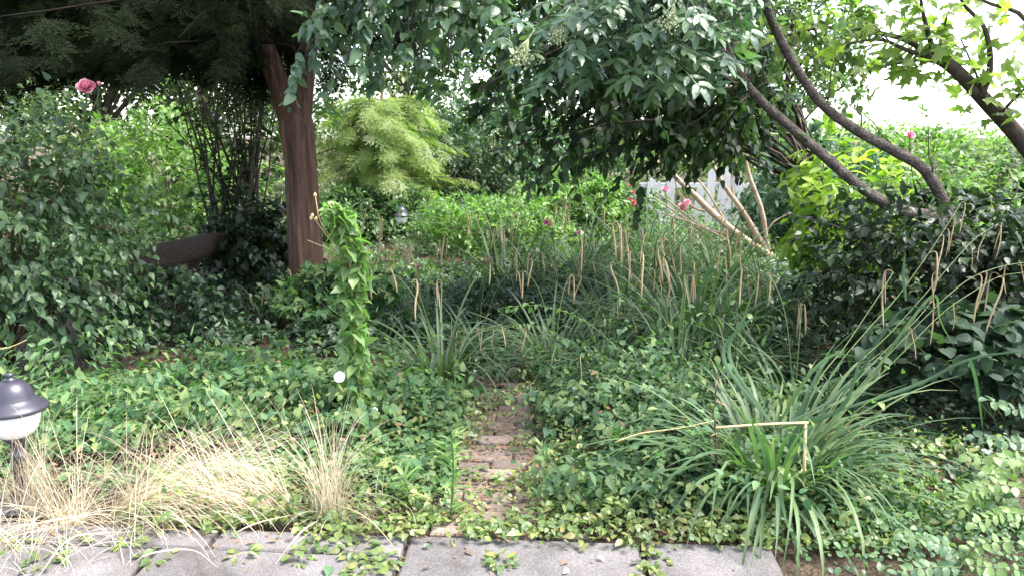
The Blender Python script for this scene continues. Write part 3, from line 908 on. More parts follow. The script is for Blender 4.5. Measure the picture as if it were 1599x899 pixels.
# bright leafy branch at upper middle-left: nearer branch of a viburnum whose crown is overhead
VB = np.array([-2.16, 8.4, 0.0])
root = thing('viburnum_tree', 'leafy branch with pale shining oval leaves hanging in front of the forked trunk', 'tree', VB)
vt = spline([VB, VB + [.02, -.1, 1.4], VB + [.15, -.5, 2.7], at(560, -170, 6.6), at(620, -170, 5.4), at(680, -130, 4.8), at(740, -120, 4.6)], 22)
mb = MB(); mb.tube(vt, np.linspace(.06, .02, 22), 10, .05, 1); mb.build('trunk', M['dark_bark'], root)
vends = [(463, 85, 4.5), (470, 100, 4.5), (490, 65, 4.4), (500, 130, 4.6), (520, 40, 4.4), (540, 100, 4.4), (560, 60, 4.3), (590, 120, 4.5), (600, 20, 4.3), (630, 80, 4.4), (650, 140, 4.6), (680, 40, 4.4), (700, 100, 4.5), (720, 150, 4.7), (560, 0, 4.4), (500, 10, 4.5), (660, -10, 4.4), (740, 60, 4.6), (610, 60, 4.6), (580, -60, 4.4), (700, -60, 4.4), (640, 110, 4.9), (690, 130, 4.9), (760, 20, 4.5), (790, 90, 4.7), (780, 40, 4.5), (575, 90, 4.9)]
bl = []; sub = []
q = np.random.default_rng(6)
for (px, py, Y) in vends:
    e = at(px, py, Y)
    b0 = vt[int(q.integers(15, 22))]
    u = np.linspace(0, 1, 9)[:, None]
    P = b0 * (1 - u) + e * u
    P[:, 2] += .2 * np.sin(u[:, 0] * math.pi)
    bl.append(P)
    for k_ in range(7):
        u0 = .4 + .6 * (k_ + q.random()) / 7
        i = min(int(u0 * 8), 7)
        s0_ = P[i] + (P[i + 1] - P[i]) * (u0 * 8 - i)
        t = unit(P[i + 1] - P[i])
        d = unit(t * .9 + q.normal(0, .45, 3) + np.array([0, -.2, -.02]))
        ln = q.uniform(.10, .24)
        sub.append(s0_ + np.outer(np.linspace(0, 1, 5) * ln, d) + np.outer(np.linspace(0, 1, 5) ** 2, [0, 0, -.12 * ln]))
mb = MB()
for P in bl: mb.tube(P, np.linspace(.009, .003, 9), 5)
mb.build('branches', M['dark_bark'], root)
foliage(root, along(np.array(sub), 10, .1, 1.0, (.045, .095), ang=(.6, 1.2), droop=.25, up=1.0, tilt=.4), OV, M['elder'], 300)

# ------------------------------------------------------------------ elder arching in from the right
EB = gnd(1560, 640)
root = thing('elder_tree', 'elder with two long bare arching stems and leafy sprays along the top', 'tree', EB)
stA = spline([EB, at(1535, 480, 4.95), at(1490, 365, 4.95), at(1462, 340, 4.95), at(1405, 328, 4.9), at(1345, 293, 4.85), at(1290, 246, 4.8), at(1230, 195, 4.75), at(1180, 150, 4.7), at(1148, 105, 4.65), at(1120, 40, 4.5), at(1080, -60, 4.4)], 44)
stB = spline([at(1490, 365, 4.97), at(1468, 305, 5.0), at(1440, 262, 5.0), at(1395, 235, 4.95), at(1340, 205, 4.9), at(1285, 165, 4.8), at(1245, 110, 4.7), at(1215, 55, 4.6), at(1192, 0, 4.5), at(1170, -70, 4.4), at(1120, -160, 4.2)], 40)
mb = MB(); mb.tube(stA, np.concatenate([np.linspace(.055, .035, 14), np.linspace(.035, .018, 30)]) * (1 + .07 * np.sin(np.arange(44) * 1.7) * np.sin(np.arange(44) * .6)), 14, .10, 1); mb.build('stem', M['grey_bark'], root)
mb = MB(); mb.tube(stB, np.linspace(.036, .018, 40) * (1 + .07 * np.sin(np.arange(40) * 1.9) * np.sin(np.arange(40) * .7)), 14, .10, 2); mb.build('stem', M['grey_bark'], root)
eends = [(1090, 20, 3.9), (1045, 60, 3.9), (1000, 90, 3.9), (960, 50, 3.9), (920, 30, 3.8), (880, 90, 3.9), (855, 110, 3.95), (900, 60, 3.8), (830, 70, 4.0), (940, 5, 3.8), (1010, 20, 3.8), (1060, 100, 4.0), (1075, 0, 3.8), (870, 20, 3.9), (820, 20, 4.0), (1120, 60, 4.2), (980, -30, 3.8), (900, -40, 3.8), (1050, -40, 3.8), (800, 50, 4.1), (1100, 110, 4.2), (1030, 120, 4.1), (930, 90, 4.0), (1150, 20, 4.3)]
bl = []; lvP = []
q = np.random.default_rng(11)
allst = np.vstack([stA[30:], stB[24:]])
Ps, Xs, Ns, Sc = [], [], [], []
for (px, py, Y) in eends:
    e = at(px, py, Y)
    cand = allst[np.argsort(np.linalg.norm(allst - e - np.array([.25, .2, .1]), axis=1))[:6]]
    b0 = cand[q.integers(6)]
    u = np.linspace(0, 1, 9)[:, None]
    P = b0 * (1 - u) + e * u
    P[:, 2] += .1 * np.sin(u[:, 0] * math.pi)
    bl.append(P)
    side = unit(np.cross(P[-1] - P[0], [0, 0, 1]))
    for k_ in range(7):
        i = 2 + k_ if k_ < 7 else 8
        i = min(i, 8)
        t = unit(P[i] - P[i - 1])
        for sg in (1, -1):
            d = t * .55 + side * sg * q.uniform(.5, 1.1) + np.array([0, q.normal(-.1, .2), q.normal(-.28, .2)])
            Ps.append(P[i] + q.normal(0, .01, 3)); Xs.append(d); Ns.append(np.array([0, -.25, 1.0]) + q.normal(0, .3, 3)); Sc.append(q.uniform(.15, .25))
    Ps.append(P[8]); Xs.append(unit(P[8] - P[7]) + [0, 0, -.2]); Ns.append(np.array([0, -.3, 1.])); Sc.append(.2)
mb = MB()
for P in bl: mb.tube(P, np.linspace(.009, .003, 9), 5)
mb.build('branches', M['grey_bark'], root)
mb = MB()
for st, js in ((stA, (18, 21, 24, 28, 32)), (stB, (6, 11, 15, 19, 24, 28))):
    for j in js:
        d = unit(unit(st[j + 1] - st[j]) * .7 + np.array([q.normal(-.1, .5), q.normal(-.2, .4), q.uniform(.3, 1.0)]))
        ln = q.uniform(.15, .5)
        mb.tube(st[j] + np.outer(np.linspace(0, 1, 6) * ln, d) + q.normal(0, .008, (6, 3)), np.linspace(.006, .002, 6), 5)
        Ps.extend([st[j] + d * ln, st[j] + d * ln * .7]); Xs.extend([d + [0, 0, -.4], d + [.4, -.3, -.3]]); Ns.extend([np.array([0, -.3, 1.])] * 2); Sc.extend([.15, .13])
mb.build('twigs', M['grey_bark'], root)
foliage(root, Leaves(Ps, Xs, Ns, Sc), ELDER, M['elder'], 300)
for (px, py, Y, r) in ((815, 92, 3.8, .055), (870, 58, 3.75, .05), (1043, 38, 3.7, .05)):
    c = at(px, py, Y)
    mb = MB(); qq = np.random.default_rng(px)
    hub = c + np.array([.03, .03, .09])
    mb.tube([hub + [.03, .06, .05], hub], .003, 4)
    for k_ in range(70):
        d = qq.normal(0, 1, 3); d[2] *= .9; d = unit(d) * r * qq.random() ** .4
        p = c + d
        if k_ % 4 == 0: mb.tube([hub, (hub + p) / 2 + [0, 0, .005], p], .0011, 3)
        mb.lathe([(.001, -.004), (.004, -.001), (.004, .002), (.001, .0045)], p, 5)
    mb.build('berry_cluster', M['berry'], root)

# ------------------------------------------------------------------ broad-leaved tree at the right edge
MBs = np.array([3.9, 5.6, 0])
root = thing('maple_tree', 'small tree leaning in at the upper right with big pale translucent leaves', 'tree', MBs)
t0 = spline([MBs, at(1700, 480, 5.6), at(1655, 310, 5.6), at(1599, 225, 5.6), at(1540, 160, 5.55), at(1490, 108, 5.5), at(1455, 86, 5.5)], 30)
mb = MB(); mb.tube(t0, np.linspace(.075, .034, 30), 12, .05, 3); mb.build('trunk', M['dark_bark'], root)
brl = [[(1455, 86), (1400, 58), (1300, 43), (1240, 53), (1190, 75)], [(1460, 88), (1447, 45), (1438, 0), (1430, -80)], [(1532, 152), (1546, 105), (1538, 45), (1500, 0), (1480, -70)],
       [(1470, 95), (1420, 80), (1370, 62), (1300, 75)], [(1480, 100), (1430, 95), (1385, 103)], [(1465, 90), (1470, 60), (1480, 20)], [(1640, 290), (1640, 120), (1599, 28), (1535, 2), (1470, -40)], [(1560, 180), (1599, 140), (1640, 110)], [(1538, 160), (1530, 130), (1500, 60)]]
bp = []
for i, b in enumerate(brl):
    P = spline([at(x, y_, 5.5 - .1 * k_ * (1 if i % 2 else .3)) for k_, (x, y_) in enumerate(b)], 14)
    bp.append(P)
    mb = MB(); r0 = .026 if i in (2, 6) else (.02 if i < 4 else .012); mb.tube(P, np.linspace(r0, .005, 14), 8); mb.build('branch', M['dark_bark'], root)
bp = np.array(bp)
q = np.random.default_rng(77); sub = []
mb = MB()
for (px, py) in [(1195, 45), (1215, 20), (1260, 30), (1300, 15), (1240, 130), (1290, 112), (1335, 130), (1262, 75), (1312, 72), (1345, 35), (1215, 95), (1280, 150), (1320, 155), (1355, 100), (1250, 0), (1225, 150), (1370, 15), (1310, 45)]:
    e = at(px, py, 5.35 + q.normal(0, .15)); b0 = bp[(0, 3, 0)[px % 3]][q.integers(6, 13)]
    u = np.linspace(0, 1, 6)[:, None]
    P = b0 * (1 - u) + e * u; P[:, 2] += .06 * np.sin(u[:, 0] * math.pi)
    mb.tube(P, np.linspace(.005, .002, 6), 4)
    for k_ in range(5):
        d = unit(unit(e - b0) + q.normal(0, .6, 3)); ln = q.uniform(.1, .25); c0 = P[1 + k_]
        sub.append(c0 + np.outer(np.linspace(0, 1, 4) * ln, d))
mb.build('twigs', M['dark_bark'], root)
foliage(root, along(np.array(sub), 9, .1, 1.0, (.04, .075), droop=.35, up=.8, tilt=.5, jit=.015), OV, M['lightleaf'], 200)
foliage(root, along(bp, 32, .12, 1.0, (.10, .17), ang=(.6, 1.4), droop=.6, up=.8, tilt=.5, jit=.09), MAPLE, M['maple'], 280)

# ------------------------------------------------------------------ shrubs at the right
DS = np.array([2.75, 5.0, 0])
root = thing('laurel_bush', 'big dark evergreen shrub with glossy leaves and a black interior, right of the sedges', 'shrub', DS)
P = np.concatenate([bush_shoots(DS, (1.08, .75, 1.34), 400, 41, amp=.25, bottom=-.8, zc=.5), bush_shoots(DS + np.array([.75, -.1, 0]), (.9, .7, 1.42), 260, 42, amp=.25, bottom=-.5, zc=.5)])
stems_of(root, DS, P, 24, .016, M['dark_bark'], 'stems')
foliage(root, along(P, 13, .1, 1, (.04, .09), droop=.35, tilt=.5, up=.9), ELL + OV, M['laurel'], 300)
BR = np.array([2.62, 4.22, 0])
bush('bramble_bush', 'low shrub of broad matte leaves in shade beneath the dark evergreen', 'shrub', BR, (.75, .42, .72), 120, 8, (.055, .105), ROUND, M['bramble'], 43, 220, .006, 12, 'stem_green', bottom=-.3, droop=.5, amp=.3)
LS = np.array([at(1345, 300, 6.4)[0], 6.4, 0])
bush('lime_shrub', 'bright lime green leafy shrub glowing behind the arching bare stems', 'shrub', LS, (.72, .5, 1.45), 130, 10, (.09, .15), ELL, M['lime'], 44, 200, .012, bottom=-.3, droop=.35)
RS = np.array([at(1500, 260, 6.2)[0] + .2, 6.3, 0])
root, P = bush('tall_rose', 'tall green rose shrub with one pink flower against the white sky', 'rose bush', RS, (.95, .55, 1.62), 190, 11, (.05, .085), OV, M['vine'], 45, 150, .011, bottom=-.9, droop=.35)
rc = at(1420, 214, 6.0)
mb = MB(); mb.tube(spline([rc + [.15, .1, -.5], rc + [.06, .06, -.2], rc], 8), .004, 5); mb.build('flower_stem', M['stem_green'], root)
rosette(root, rc, .04, M['petal_p'], 'bloom', face=(-.1, -.7, .7))

# ------------------------------------------------------------------ sedges
BL = [blade_T(.12 + .1 * (i % 4), .9 + .42 * i % 2.1, .0075) for i in range(9)] + [blade_T(.25, .8, .008, kink=.55), blade_T(.5, 1.3, .0085), blade_T(.75, 1.2, .0085), blade_T(.3, 2.2, .008)]
def clump(px, py, n, ln, label, seed, mat='sedge', wid=1.0, rad=.1, lean=.55, Y=None):
    b = gnd(px, py) if Y is None else np.array([at(px, py, Y)[0], Y, 0])
    root = thing('sedge_clump', label, 'sedge', (b[0], b[1], 0), 'pendulous sedge clumps')
    q = np.random.default_rng(seed)
    ms = tmesh('blade', BL, M[mat])
    for i in range(n):
        az = q.uniform(0, 2 * math.pi)
        s = ln * q.uniform(.5, 1.08)
        o = link(bpy.data.objects.new('blade', ms[q.integers(len(ms))]), root)
        rr = rad * math.sqrt(q.random())
        o.location = (rr * math.cos(az), rr * math.sin(az), -.03)
        o.rotation_euler = (q.normal(0, .12), q.uniform(-.15, lean) * .7, az + q.normal(0, .35))
        ws = s * wid / ln * .9
        o.scale = (s, wid * q.uniform(.8, 1.35), s)
    return root
def spike_T(seed, rad):
    q = np.random.default_rng(seed)
    mb = MB()
    o = q.uniform(.10, .26); up = q.uniform(.03, .10); sw = q.normal(0, .09); k = q.normal(0, .05)
    pts = [(0, 0, 0), (o * .45, k * .3, up), (o * .9, k * .6, up * .3), (o + sw * .2, k, -.22), (o + sw * .7, k * 1.3, -.5), (o + sw, k, -.78), (o + sw * 1.1, k * .5, -1.0)]
    P = spline(pts, 18)
    R = rad * np.array([.25, .25, .25, .25, .28, .35, .6, .85, .95, 1, 1, 1, 1, .95, .9, .8, .6, .25]) * q.uniform(.85, 1.12, 18)
    mb.tube(P, R, 6)
    return T(mb.V, mb.F)
SPK = [spike_T(i, .027) for i in range(9)]
SPKT = [spike_T(i + 20, .018) for i in range(9)]
def culm(root, pts, spikes, r=.0028, mat='stem_green', sw=.0062):
    """pts: world points; spikes: (world point, length)"""
    mb = MB(); P = spline(pts, 26); mb.tube(P, np.linspace(r * 1.2, r * .6, 26), 5)
    c = mb.build('culm', M[mat], root)
    ms = tmesh('spike', SPKT if sw < .005 else SPK, M['spike'])
    for (p, ln) in spikes:
        j = np.argmin(np.linalg.norm(P - p, axis=1))
        o = link(bpy.data.objects.new('spike', ms[random.randrange(len(ms))]), c)
        o.location = tuple(P[j] - np.array(root.location))
        o.rotation_euler = (random.uniform(-.12, .12), random.uniform(-.12, .12), random.uniform(-.9, .9) + (math.pi if random.random() < .35 else 0))
        ln *= random.uniform(.75, 1.12)
        o.scale = (ln, ln, ln)
def spikes_px(root, b, group, Y, r=.0028):
    """one arching culm through the tops of a group of spikes"""
    group = sorted(group)
    xs_ = [g[0] for g in group]
    tops = [at(g[0], g[1], Y) for g in group]
    first = tops if abs(tops[0][0] - b[0]) < abs(tops[-1][0] - b[0]) else tops[::-1]
    b = np.array([b[0], b[1], 0.0])
    h = first[0] * .55 + b * .45; h[2] = first[0][2] * .72
    pts = [b, h] + first
    e = first[-1] + (np.array([.05, 0, -.03]) if first is tops else np.array([-.05, 0, -.03]))
    culm(root, pts + [e], [(at(g[0], g[1], Y), (g[2] - g[1]) / F * Y * 1.02) for g in group], r)

s1 = clump(1205, 772, 300, .84, 'large bright green arching sedge clump beside the paving edge', 101, 'sedge', 1.2, .16, .7)
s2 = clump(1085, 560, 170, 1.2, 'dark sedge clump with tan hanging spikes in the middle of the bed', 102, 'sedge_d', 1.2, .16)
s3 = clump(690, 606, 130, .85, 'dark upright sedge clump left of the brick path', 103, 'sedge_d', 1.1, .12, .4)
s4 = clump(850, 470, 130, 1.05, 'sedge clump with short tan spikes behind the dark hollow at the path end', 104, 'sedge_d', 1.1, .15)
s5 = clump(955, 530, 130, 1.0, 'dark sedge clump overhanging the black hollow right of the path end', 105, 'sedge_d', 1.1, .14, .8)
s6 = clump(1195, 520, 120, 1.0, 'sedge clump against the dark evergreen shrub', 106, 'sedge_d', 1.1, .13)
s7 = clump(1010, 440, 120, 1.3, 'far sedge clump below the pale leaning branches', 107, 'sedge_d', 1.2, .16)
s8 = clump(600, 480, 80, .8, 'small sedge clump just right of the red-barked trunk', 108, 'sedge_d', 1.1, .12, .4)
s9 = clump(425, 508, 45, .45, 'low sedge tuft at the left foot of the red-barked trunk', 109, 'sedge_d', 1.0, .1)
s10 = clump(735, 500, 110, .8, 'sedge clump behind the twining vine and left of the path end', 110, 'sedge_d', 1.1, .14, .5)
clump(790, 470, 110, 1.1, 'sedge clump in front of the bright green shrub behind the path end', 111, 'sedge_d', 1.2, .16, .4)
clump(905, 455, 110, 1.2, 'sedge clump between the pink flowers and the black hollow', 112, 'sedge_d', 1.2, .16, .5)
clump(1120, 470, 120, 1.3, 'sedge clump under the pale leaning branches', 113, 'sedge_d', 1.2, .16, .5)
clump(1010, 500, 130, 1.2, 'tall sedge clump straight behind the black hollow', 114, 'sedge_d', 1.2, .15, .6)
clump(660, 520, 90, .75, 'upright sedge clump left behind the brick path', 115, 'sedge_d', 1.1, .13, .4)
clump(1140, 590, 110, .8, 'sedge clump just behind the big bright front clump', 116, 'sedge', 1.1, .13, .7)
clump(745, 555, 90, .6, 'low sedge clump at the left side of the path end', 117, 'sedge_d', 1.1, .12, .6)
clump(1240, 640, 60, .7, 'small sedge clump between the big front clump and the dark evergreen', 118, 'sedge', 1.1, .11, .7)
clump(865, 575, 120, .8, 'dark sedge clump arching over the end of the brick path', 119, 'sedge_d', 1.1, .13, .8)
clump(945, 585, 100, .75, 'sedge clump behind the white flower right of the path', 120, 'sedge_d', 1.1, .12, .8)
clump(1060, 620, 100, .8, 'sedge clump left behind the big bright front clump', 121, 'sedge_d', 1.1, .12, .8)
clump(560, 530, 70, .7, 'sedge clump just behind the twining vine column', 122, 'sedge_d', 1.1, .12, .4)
def L0(o): return np.array(o.location)
for g in ([(948, 352, 400), (957, 352, 410), (963, 354, 396)], [(983, 360, 418), (990, 366, 400)], [(1013, 368, 420), (1025, 370, 400), (1030, 372, 398)], [(1036, 378, 448), (1044, 378, 455), (1040, 384, 430)], [(1075, 412, 480)], [(1090, 435, 508)], [(1125, 485, 545)], [(970, 470, 510), (995, 498, 530)], [(1085, 520, 560)]):
    spikes_px(s2, L0(s2), g, 5.3)
for g in ([(795, 395, 430), (803, 396, 428)], [(815, 393, 440), (822, 395, 432), (840, 395, 435)], [(880, 310, 360), (884, 312, 345)], [(895, 412, 450), (918, 412, 455)], [(865, 400, 440)]):
    spikes_px(s4, L0(s4), g, 6.6)
for g in ([(1122, 340, 380), (1130, 344, 372)], [(1145, 358, 420), (1170, 362, 418)], [(1165, 432, 470)], [(1190, 508, 570)], [(1158, 365, 400)]):
    spikes_px(s6, L0(s6), g, 5.7)
for g in ([(580, 328, 365), (588, 335, 378), (594, 340, 372)], [(605, 355, 430)], [(630, 390, 432)]):
    spikes_px(s8, L0(s8), g, 6.6)
for g in ([(718, 520, 560), (727, 515, 545), (742, 513, 548), (757, 516, 555), (765, 512, 550), (780, 508, 545), (820, 515, 560)], [(643, 442, 500)]):
    spikes_px(s3, L0(s3), g, 4.75)
for g in ([(395, 462, 495), (412, 456, 500), (424, 450, 500), (437, 462, 490)], [(448, 422, 460), (458, 430, 455)]):
    spikes_px(s9, L0(s9), g, 6.5)
qc = np.random.default_rng(500)
for o_ in [o for o in list(bpy.data.objects) if o.name.startswith('sedge_clump') and o is not s1 and o is not s9]:
    b_ = L0(o_)
    for _ in range(2):
        az = qc.uniform(0, 2 * math.pi); rr = qc.uniform(.25, .5); h_ = qc.uniform(.55, .85)
        d_ = np.array([math.cos(az), math.sin(az), 0])
        W = [b_, b_ + d_ * rr * .3 + [0, 0, h_ * .7], b_ + d_ * rr * .75 + [0, 0, h_], b_ + d_ * rr * 1.25 + [0, 0, h_ * .96]]
        PP = spline(W, 30)
        culm(o_, W, [(PP[j_], qc.uniform(.14, .24)) for j_ in (20, 25, 28)[:int(qc.integers(1, 4))]], .0025)
b1 = L0(s1)
def c1(pts, sp, Y0=3.4, Y1=3.9):
    n = len(pts)
    W = [np.array([b1[0] + .03, b1[1], 0])] + [at(x, y_, Y0 + (Y1 - Y0) * k_ / max(n - 1, 1)) for k_, (x, y_) in enumerate(pts)]
    PP = spline(W, 60)
    px, py, _ = project(PP)
    spk = []
    for (x, ya, yb) in sp:
        j = np.argmin(np.abs(px - x) + 0.4 * np.abs(py - ya))
        spk.append((PP[j], (yb - ya) / F * PP[j][1] * 1.12))
    culm(s1, W, spk, .0022, sw=.0036)
c1([(1290, 600), (1350, 520), (1400, 465), (1447, 400), (1480, 350), (1500, 318)], [(1447, 362, 430), (1470, 340, 395), (1476, 335, 380), (1485, 322, 372), (1498, 318, 370)])
c1([(1300, 610), (1390, 520), (1470, 430), (1520, 375), (1558, 350)], [(1468, 392, 452), (1515, 370, 418), (1540, 355, 405), (1552, 350, 398), (1556, 350, 390)])
c1([(1310, 640), (1420, 520), (1500, 445), (1550, 420), (1599, 410), (1640, 408)], [(1520, 422, 490), (1530, 424, 478), (1576, 412, 462), (1587, 412, 455)])
c1([(1300, 660), (1400, 560), (1470, 490), (1520, 455), (1560, 432), (1599, 425)], [(1495, 462, 500), (1556, 434, 518), (1560, 434, 500)])
c1([(1270, 610), (1320, 540), (1370, 465), (1395, 425)], [(1393, 428, 515), (1398, 425, 480)])
c1([(1300, 640), (1370, 560), (1430, 500), (1455, 470)], [(1410, 510, 548), (1418, 505, 552), (1450, 472, 534)])
c1([(1290, 650), (1340, 580), (1375, 550)], [(1373, 552, 600)])
# a few long blades that stand out of the front clump, and bent ones
def ribbon(root, pts, wd, mat, name='blade'):
    P = spline(pts, 18); t = unit(np.gradient(P, axis=0))
    side = unit(np.cross(t, CAM - P)) * .8 + np.array([0, .3, .3])
    side = unit(side - t * (side * t).sum(-1, keepdims=True))
    w_ = wd * np.minimum(1, np.linspace(.5, 3, 18)) * (1 - np.linspace(0, 1, 18) ** 3) + .0005
    up = np.cross(t, side)
    V = np.stack([P + side * w_[:, None] + up * w_[:, None] * .3, P, P - side * w_[:, None] + up * w_[:, None] * .3], 1).reshape(-1, 3)
    Fs = []
    for i in range(17): Fs += [(3 * i, 3 * i + 1, 3 * i + 4, 3 * i + 3), (3 * i + 1, 3 * i + 2, 3 * i + 5, 3 * i + 4)]
    mb = MB(); mb.add(V, Fs); return mb.build(name, mat, root)
for pts, Y in (([(1320, 610), (1380, 520), (1418, 480), (1495, 490)], 3.5), ([(1415, 470), (1411, 430), (1414, 392)], 3.6), ([(1420, 605), (1500, 566), (1560, 552), (1620, 548)], 3.5), ([(1310, 640), (1345, 560), (1366, 540)], 3.3), ([(1260, 590), (1300, 555), (1340, 556)], 3.3), ([(1340, 610), (1390, 545), (1440, 478), (1462, 462), (1468, 500), (1490, 540)], 3.6), ([(1515, 560), (1525, 600), (1535, 670)], 3.4), ([(1130, 560), (1165, 505), (1185, 495)], 3.5), ([(1140, 560), (1160, 500), (1172, 490)], 3.55)):
    ribbon(s1, [b1 + np.array([0, 0, .3])] + [at(x, y_, Y) for x, y_ in pts] if pts[0][0] != 1415 and pts[0][0] != 1515 else [at(x, y_, Y) for x, y_ in pts], .0075, M['sedge'])
ribbon(s2, [at(1060, 505, 5.1), at(1085, 480, 5.0), at(1100, 435, 5.0), at(1115, 422, 5.0), at(1122, 430, 5.0)], .014, M['sedge'])

# ------------------------------------------------------------------ broken reed in the front clump
root = thing('broken_reed', 'snapped straw-coloured cane bent over in the front sedge clump', 'cane', gnd(1256, 790))
mb = MB(); mb.tube([gnd(1256, 790), at(1255, 745, 3.12), at(1258, 658, 3.1)], [.007, .0065, .006], 7); mb.build('stalk', M['straw_stem'], root)
mb = MB(); mb.tube(spline([at(1262, 659, 3.1), at(1190, 662, 3.08), at(1118, 667, 3.06)], 8), .005, 7); mb.build('bent_stalk', M['straw_stem'], root)
root = thing('dead_stalk', 'thin dark red upright dead stalk in front of the big sedge clump', 'stalk', gnd(1118, 800))
mb = MB(); mb.tube(spline([gnd(1118, 800), at(1119, 720, 3.15), at(1116, 640, 3.13), at(1120, 585, 3.12)], 10), np.linspace(.005, .003, 10), 6); mb.build('stem', M['stem_brown'], root)
foliage(root, along(np.array([[at(1119, 740, 3.15), at(1116, 640, 3.13), at(1120, 590, 3.12)]]), 9, .1, 1, (.03, .06), droop=1.0), LAN, M['litter'], 9, 'withered_leaf')
for k_, (pts, lab) in enumerate((([(960, 690), (1000, 676), (1060, 668), (1120, 655)], 'dry arching twig reaching left out of the big sedge clump'), ([(880, 640), (905, 665), (915, 690), (912, 720)], 'thin brown twig beside the white flower right of the path'), ([(0, 545), (20, 540), (42, 530)], 'short pale broken twig in the rose at the left edge'), ([(905, 640), (908, 590), (906, 555)], 'small upright dry stalk above the white flower right of the path'))):
    Y = 3.3 if k_ == 0 else (4.3 if k_ != 2 else 4.5)
    W = [at(x, y_, Y) for x, y_ in pts]
    root = thing('twig', lab, 'twig', W[0])
    mb = MB(); mb.tube(spline(W, 10), np.linspace(.006 if k_ == 2 else .0035, .002, 10), 5); mb.build('wood', M['straw_stem'], root)

# ------------------------------------------------------------------ leaning pale branches and picket fence
HB = at(1213, 400, 9.4)
HB[2] = 0
root = thing('leaning_branches', 'bare pale tan branches of a collapsed shrub leaning left before the white fence', 'branches', HB)
for pts, w0 in (([(1222, 412), (1160, 372), (1112, 332), (1082, 302), (1045, 268), (1010, 240)], .052), ([(1198, 392), (1160, 330), (1132, 292), (1116, 262), (1105, 240)], .038), ([(1200, 390), (1190, 330), (1169, 272), (1165, 238), (1180, 195), (1178, 150)], .034), ([(1140, 395), (1070, 342), (1020, 308)], .018), ([(1215, 440), (1150, 385), (1090, 352), (1040, 335)], .02), ([(1110, 330), (1085, 325), (1060, 300), (1052, 270)], .014), ([(1160, 372), (1100, 355), (1055, 322), (1025, 300)], .016), ([(1135, 350), (1105, 300), (1082, 270), (1065, 235)], .014), ([(1150, 318), (1142, 285), (1150, 255)], .012), ([(1190, 385), (1205, 350), (1240, 330)], .012)):
    W = [at(x, y_, 9.4 - .05 * i) for i, (x, y_) in enumerate(pts)]
    if w0 > .03: W = [HB + np.array([.03, 0, 0])] + W[1:] if False else [np.array([HB[0] + .05, HB[1], 0.0])] + W
    mb = MB(); mb.tube(spline(W, 18), np.linspace(w0, w0 * .4, 18), 8, .06, w0 * 100); mb.build('branch', M['tan_bark'], root)
fy = 12.6
root = thing('picket_fence', 'old white picket fence glimpsed behind the leaning pale branches', 'fence', (at(1100, 300, fy)[0], fy, 0))
x0, x1 = at(1010, 300, fy)[0], at(1190, 300, fy)[0]
for (ppx, h, ln_) in ((1013, .86, .05), (1031, .80, -.03), (1046, .90, .02), (1087, .72, .1), (1107, .98, .04), (1119, .95, .13), (1139, 1.02, -.06), (1152, 1.0, -.02), (1160, .9, -.09), (1181, .97, .03)):
    mb = MB()
    wd = .06
    mb.add([(-wd, -.012, 0), (wd, -.012, 0), (wd, -.012, h - .06), (0, -.012, h), (-wd, -.012, h - .06), (-wd, .012, 0), (wd, .012, 0), (wd, .012, h - .06), (0, .012, h), (-wd, .012, h - .06)],
           [(0, 1, 2, 3, 4), (9, 8, 7, 6, 5), (0, 5, 6, 1), (1, 6, 7, 2), (2, 7, 8, 3), (3, 8, 9, 4), (4, 9, 5, 0)])
    o = mb.build('picket', M['white_wood'], root, loc=(at(ppx, 300, fy)[0] - root.location[0], random.uniform(-.01, .01), .03), smooth=False)
    o.rotation_euler = (0, ln_, 0)
for z in (.28, .76):
    mb = MB(); mb.box(((x0 + x1) / 2, fy + .035, z), (x1 - x0 + .2, .04, .07), .004); mb.build('rail', M['white_wood'], root, smooth=False)

# ------------------------------------------------------------------ small flowers between the sedges
def tall_flower(px, py, Y, r, mat, label, n=1, spread=.03, cat_='flower'):
    c = at(px, py, Y)
    root = thing('flower_stem', label, cat_, (c[0], Y, 0))
    mb = MB(); mb.tube(spline([(c[0] + .04, Y + .03, 0), (c[0] + .03, Y + .02, c[2] * .6), c], 10), .004, 5); mb.build('stem', M['stem_green'], root)
    for i in range(n):
        rosette(root, c + np.array([random.uniform(-spread, spread), random.uniform(-.02, .02), random.uniform(-spread, spread) * 1.2 if i else 0]), r * random.uniform(.8, 1.1), M[mat], 'bloom')
    P = np.array([spline([(c[0] + .04, Y + .03, 0.05), (c[0] + .03, Y + .02, c[2] * .6), c], 6)])
    foliage(root, along(P, 14, .1, .9, (.05, .09), droop=.4), LAN, M['shrub_b'], 14)
tall_flower(862, 352, 7.2, .035, 'petal_p', 'pair of small mauve pink flowers above the sedge behind the path end', 3, .05)
tall_flower(1040, 298, 8.8, .04, 'petal_p', 'small pink flower left of the white fence boards', 1)
tall_flower(1073, 324, 8.8, .045, 'petal_p', 'pink flowers among the leaning pale branches', 3, .06)
tall_flower(987, 318, 8.6, .045, 'petal_r', 'tall coral red flower spike beside the dark trunk', 1)
for k_ in range(6): rosette(bpy.data.objects[[o.name for o in bpy.data.objects if o.get('label', '').startswith('tall coral')][0]], at(986 + random.uniform(-3, 3), 272 + k_ * 10, 8.6), .026, M['petal_r'], 'bloom')
tall_flower(905, 365, 7.2, .03, 'petal_p', 'tiny faded pink flower in the sedge behind the path end', 1)

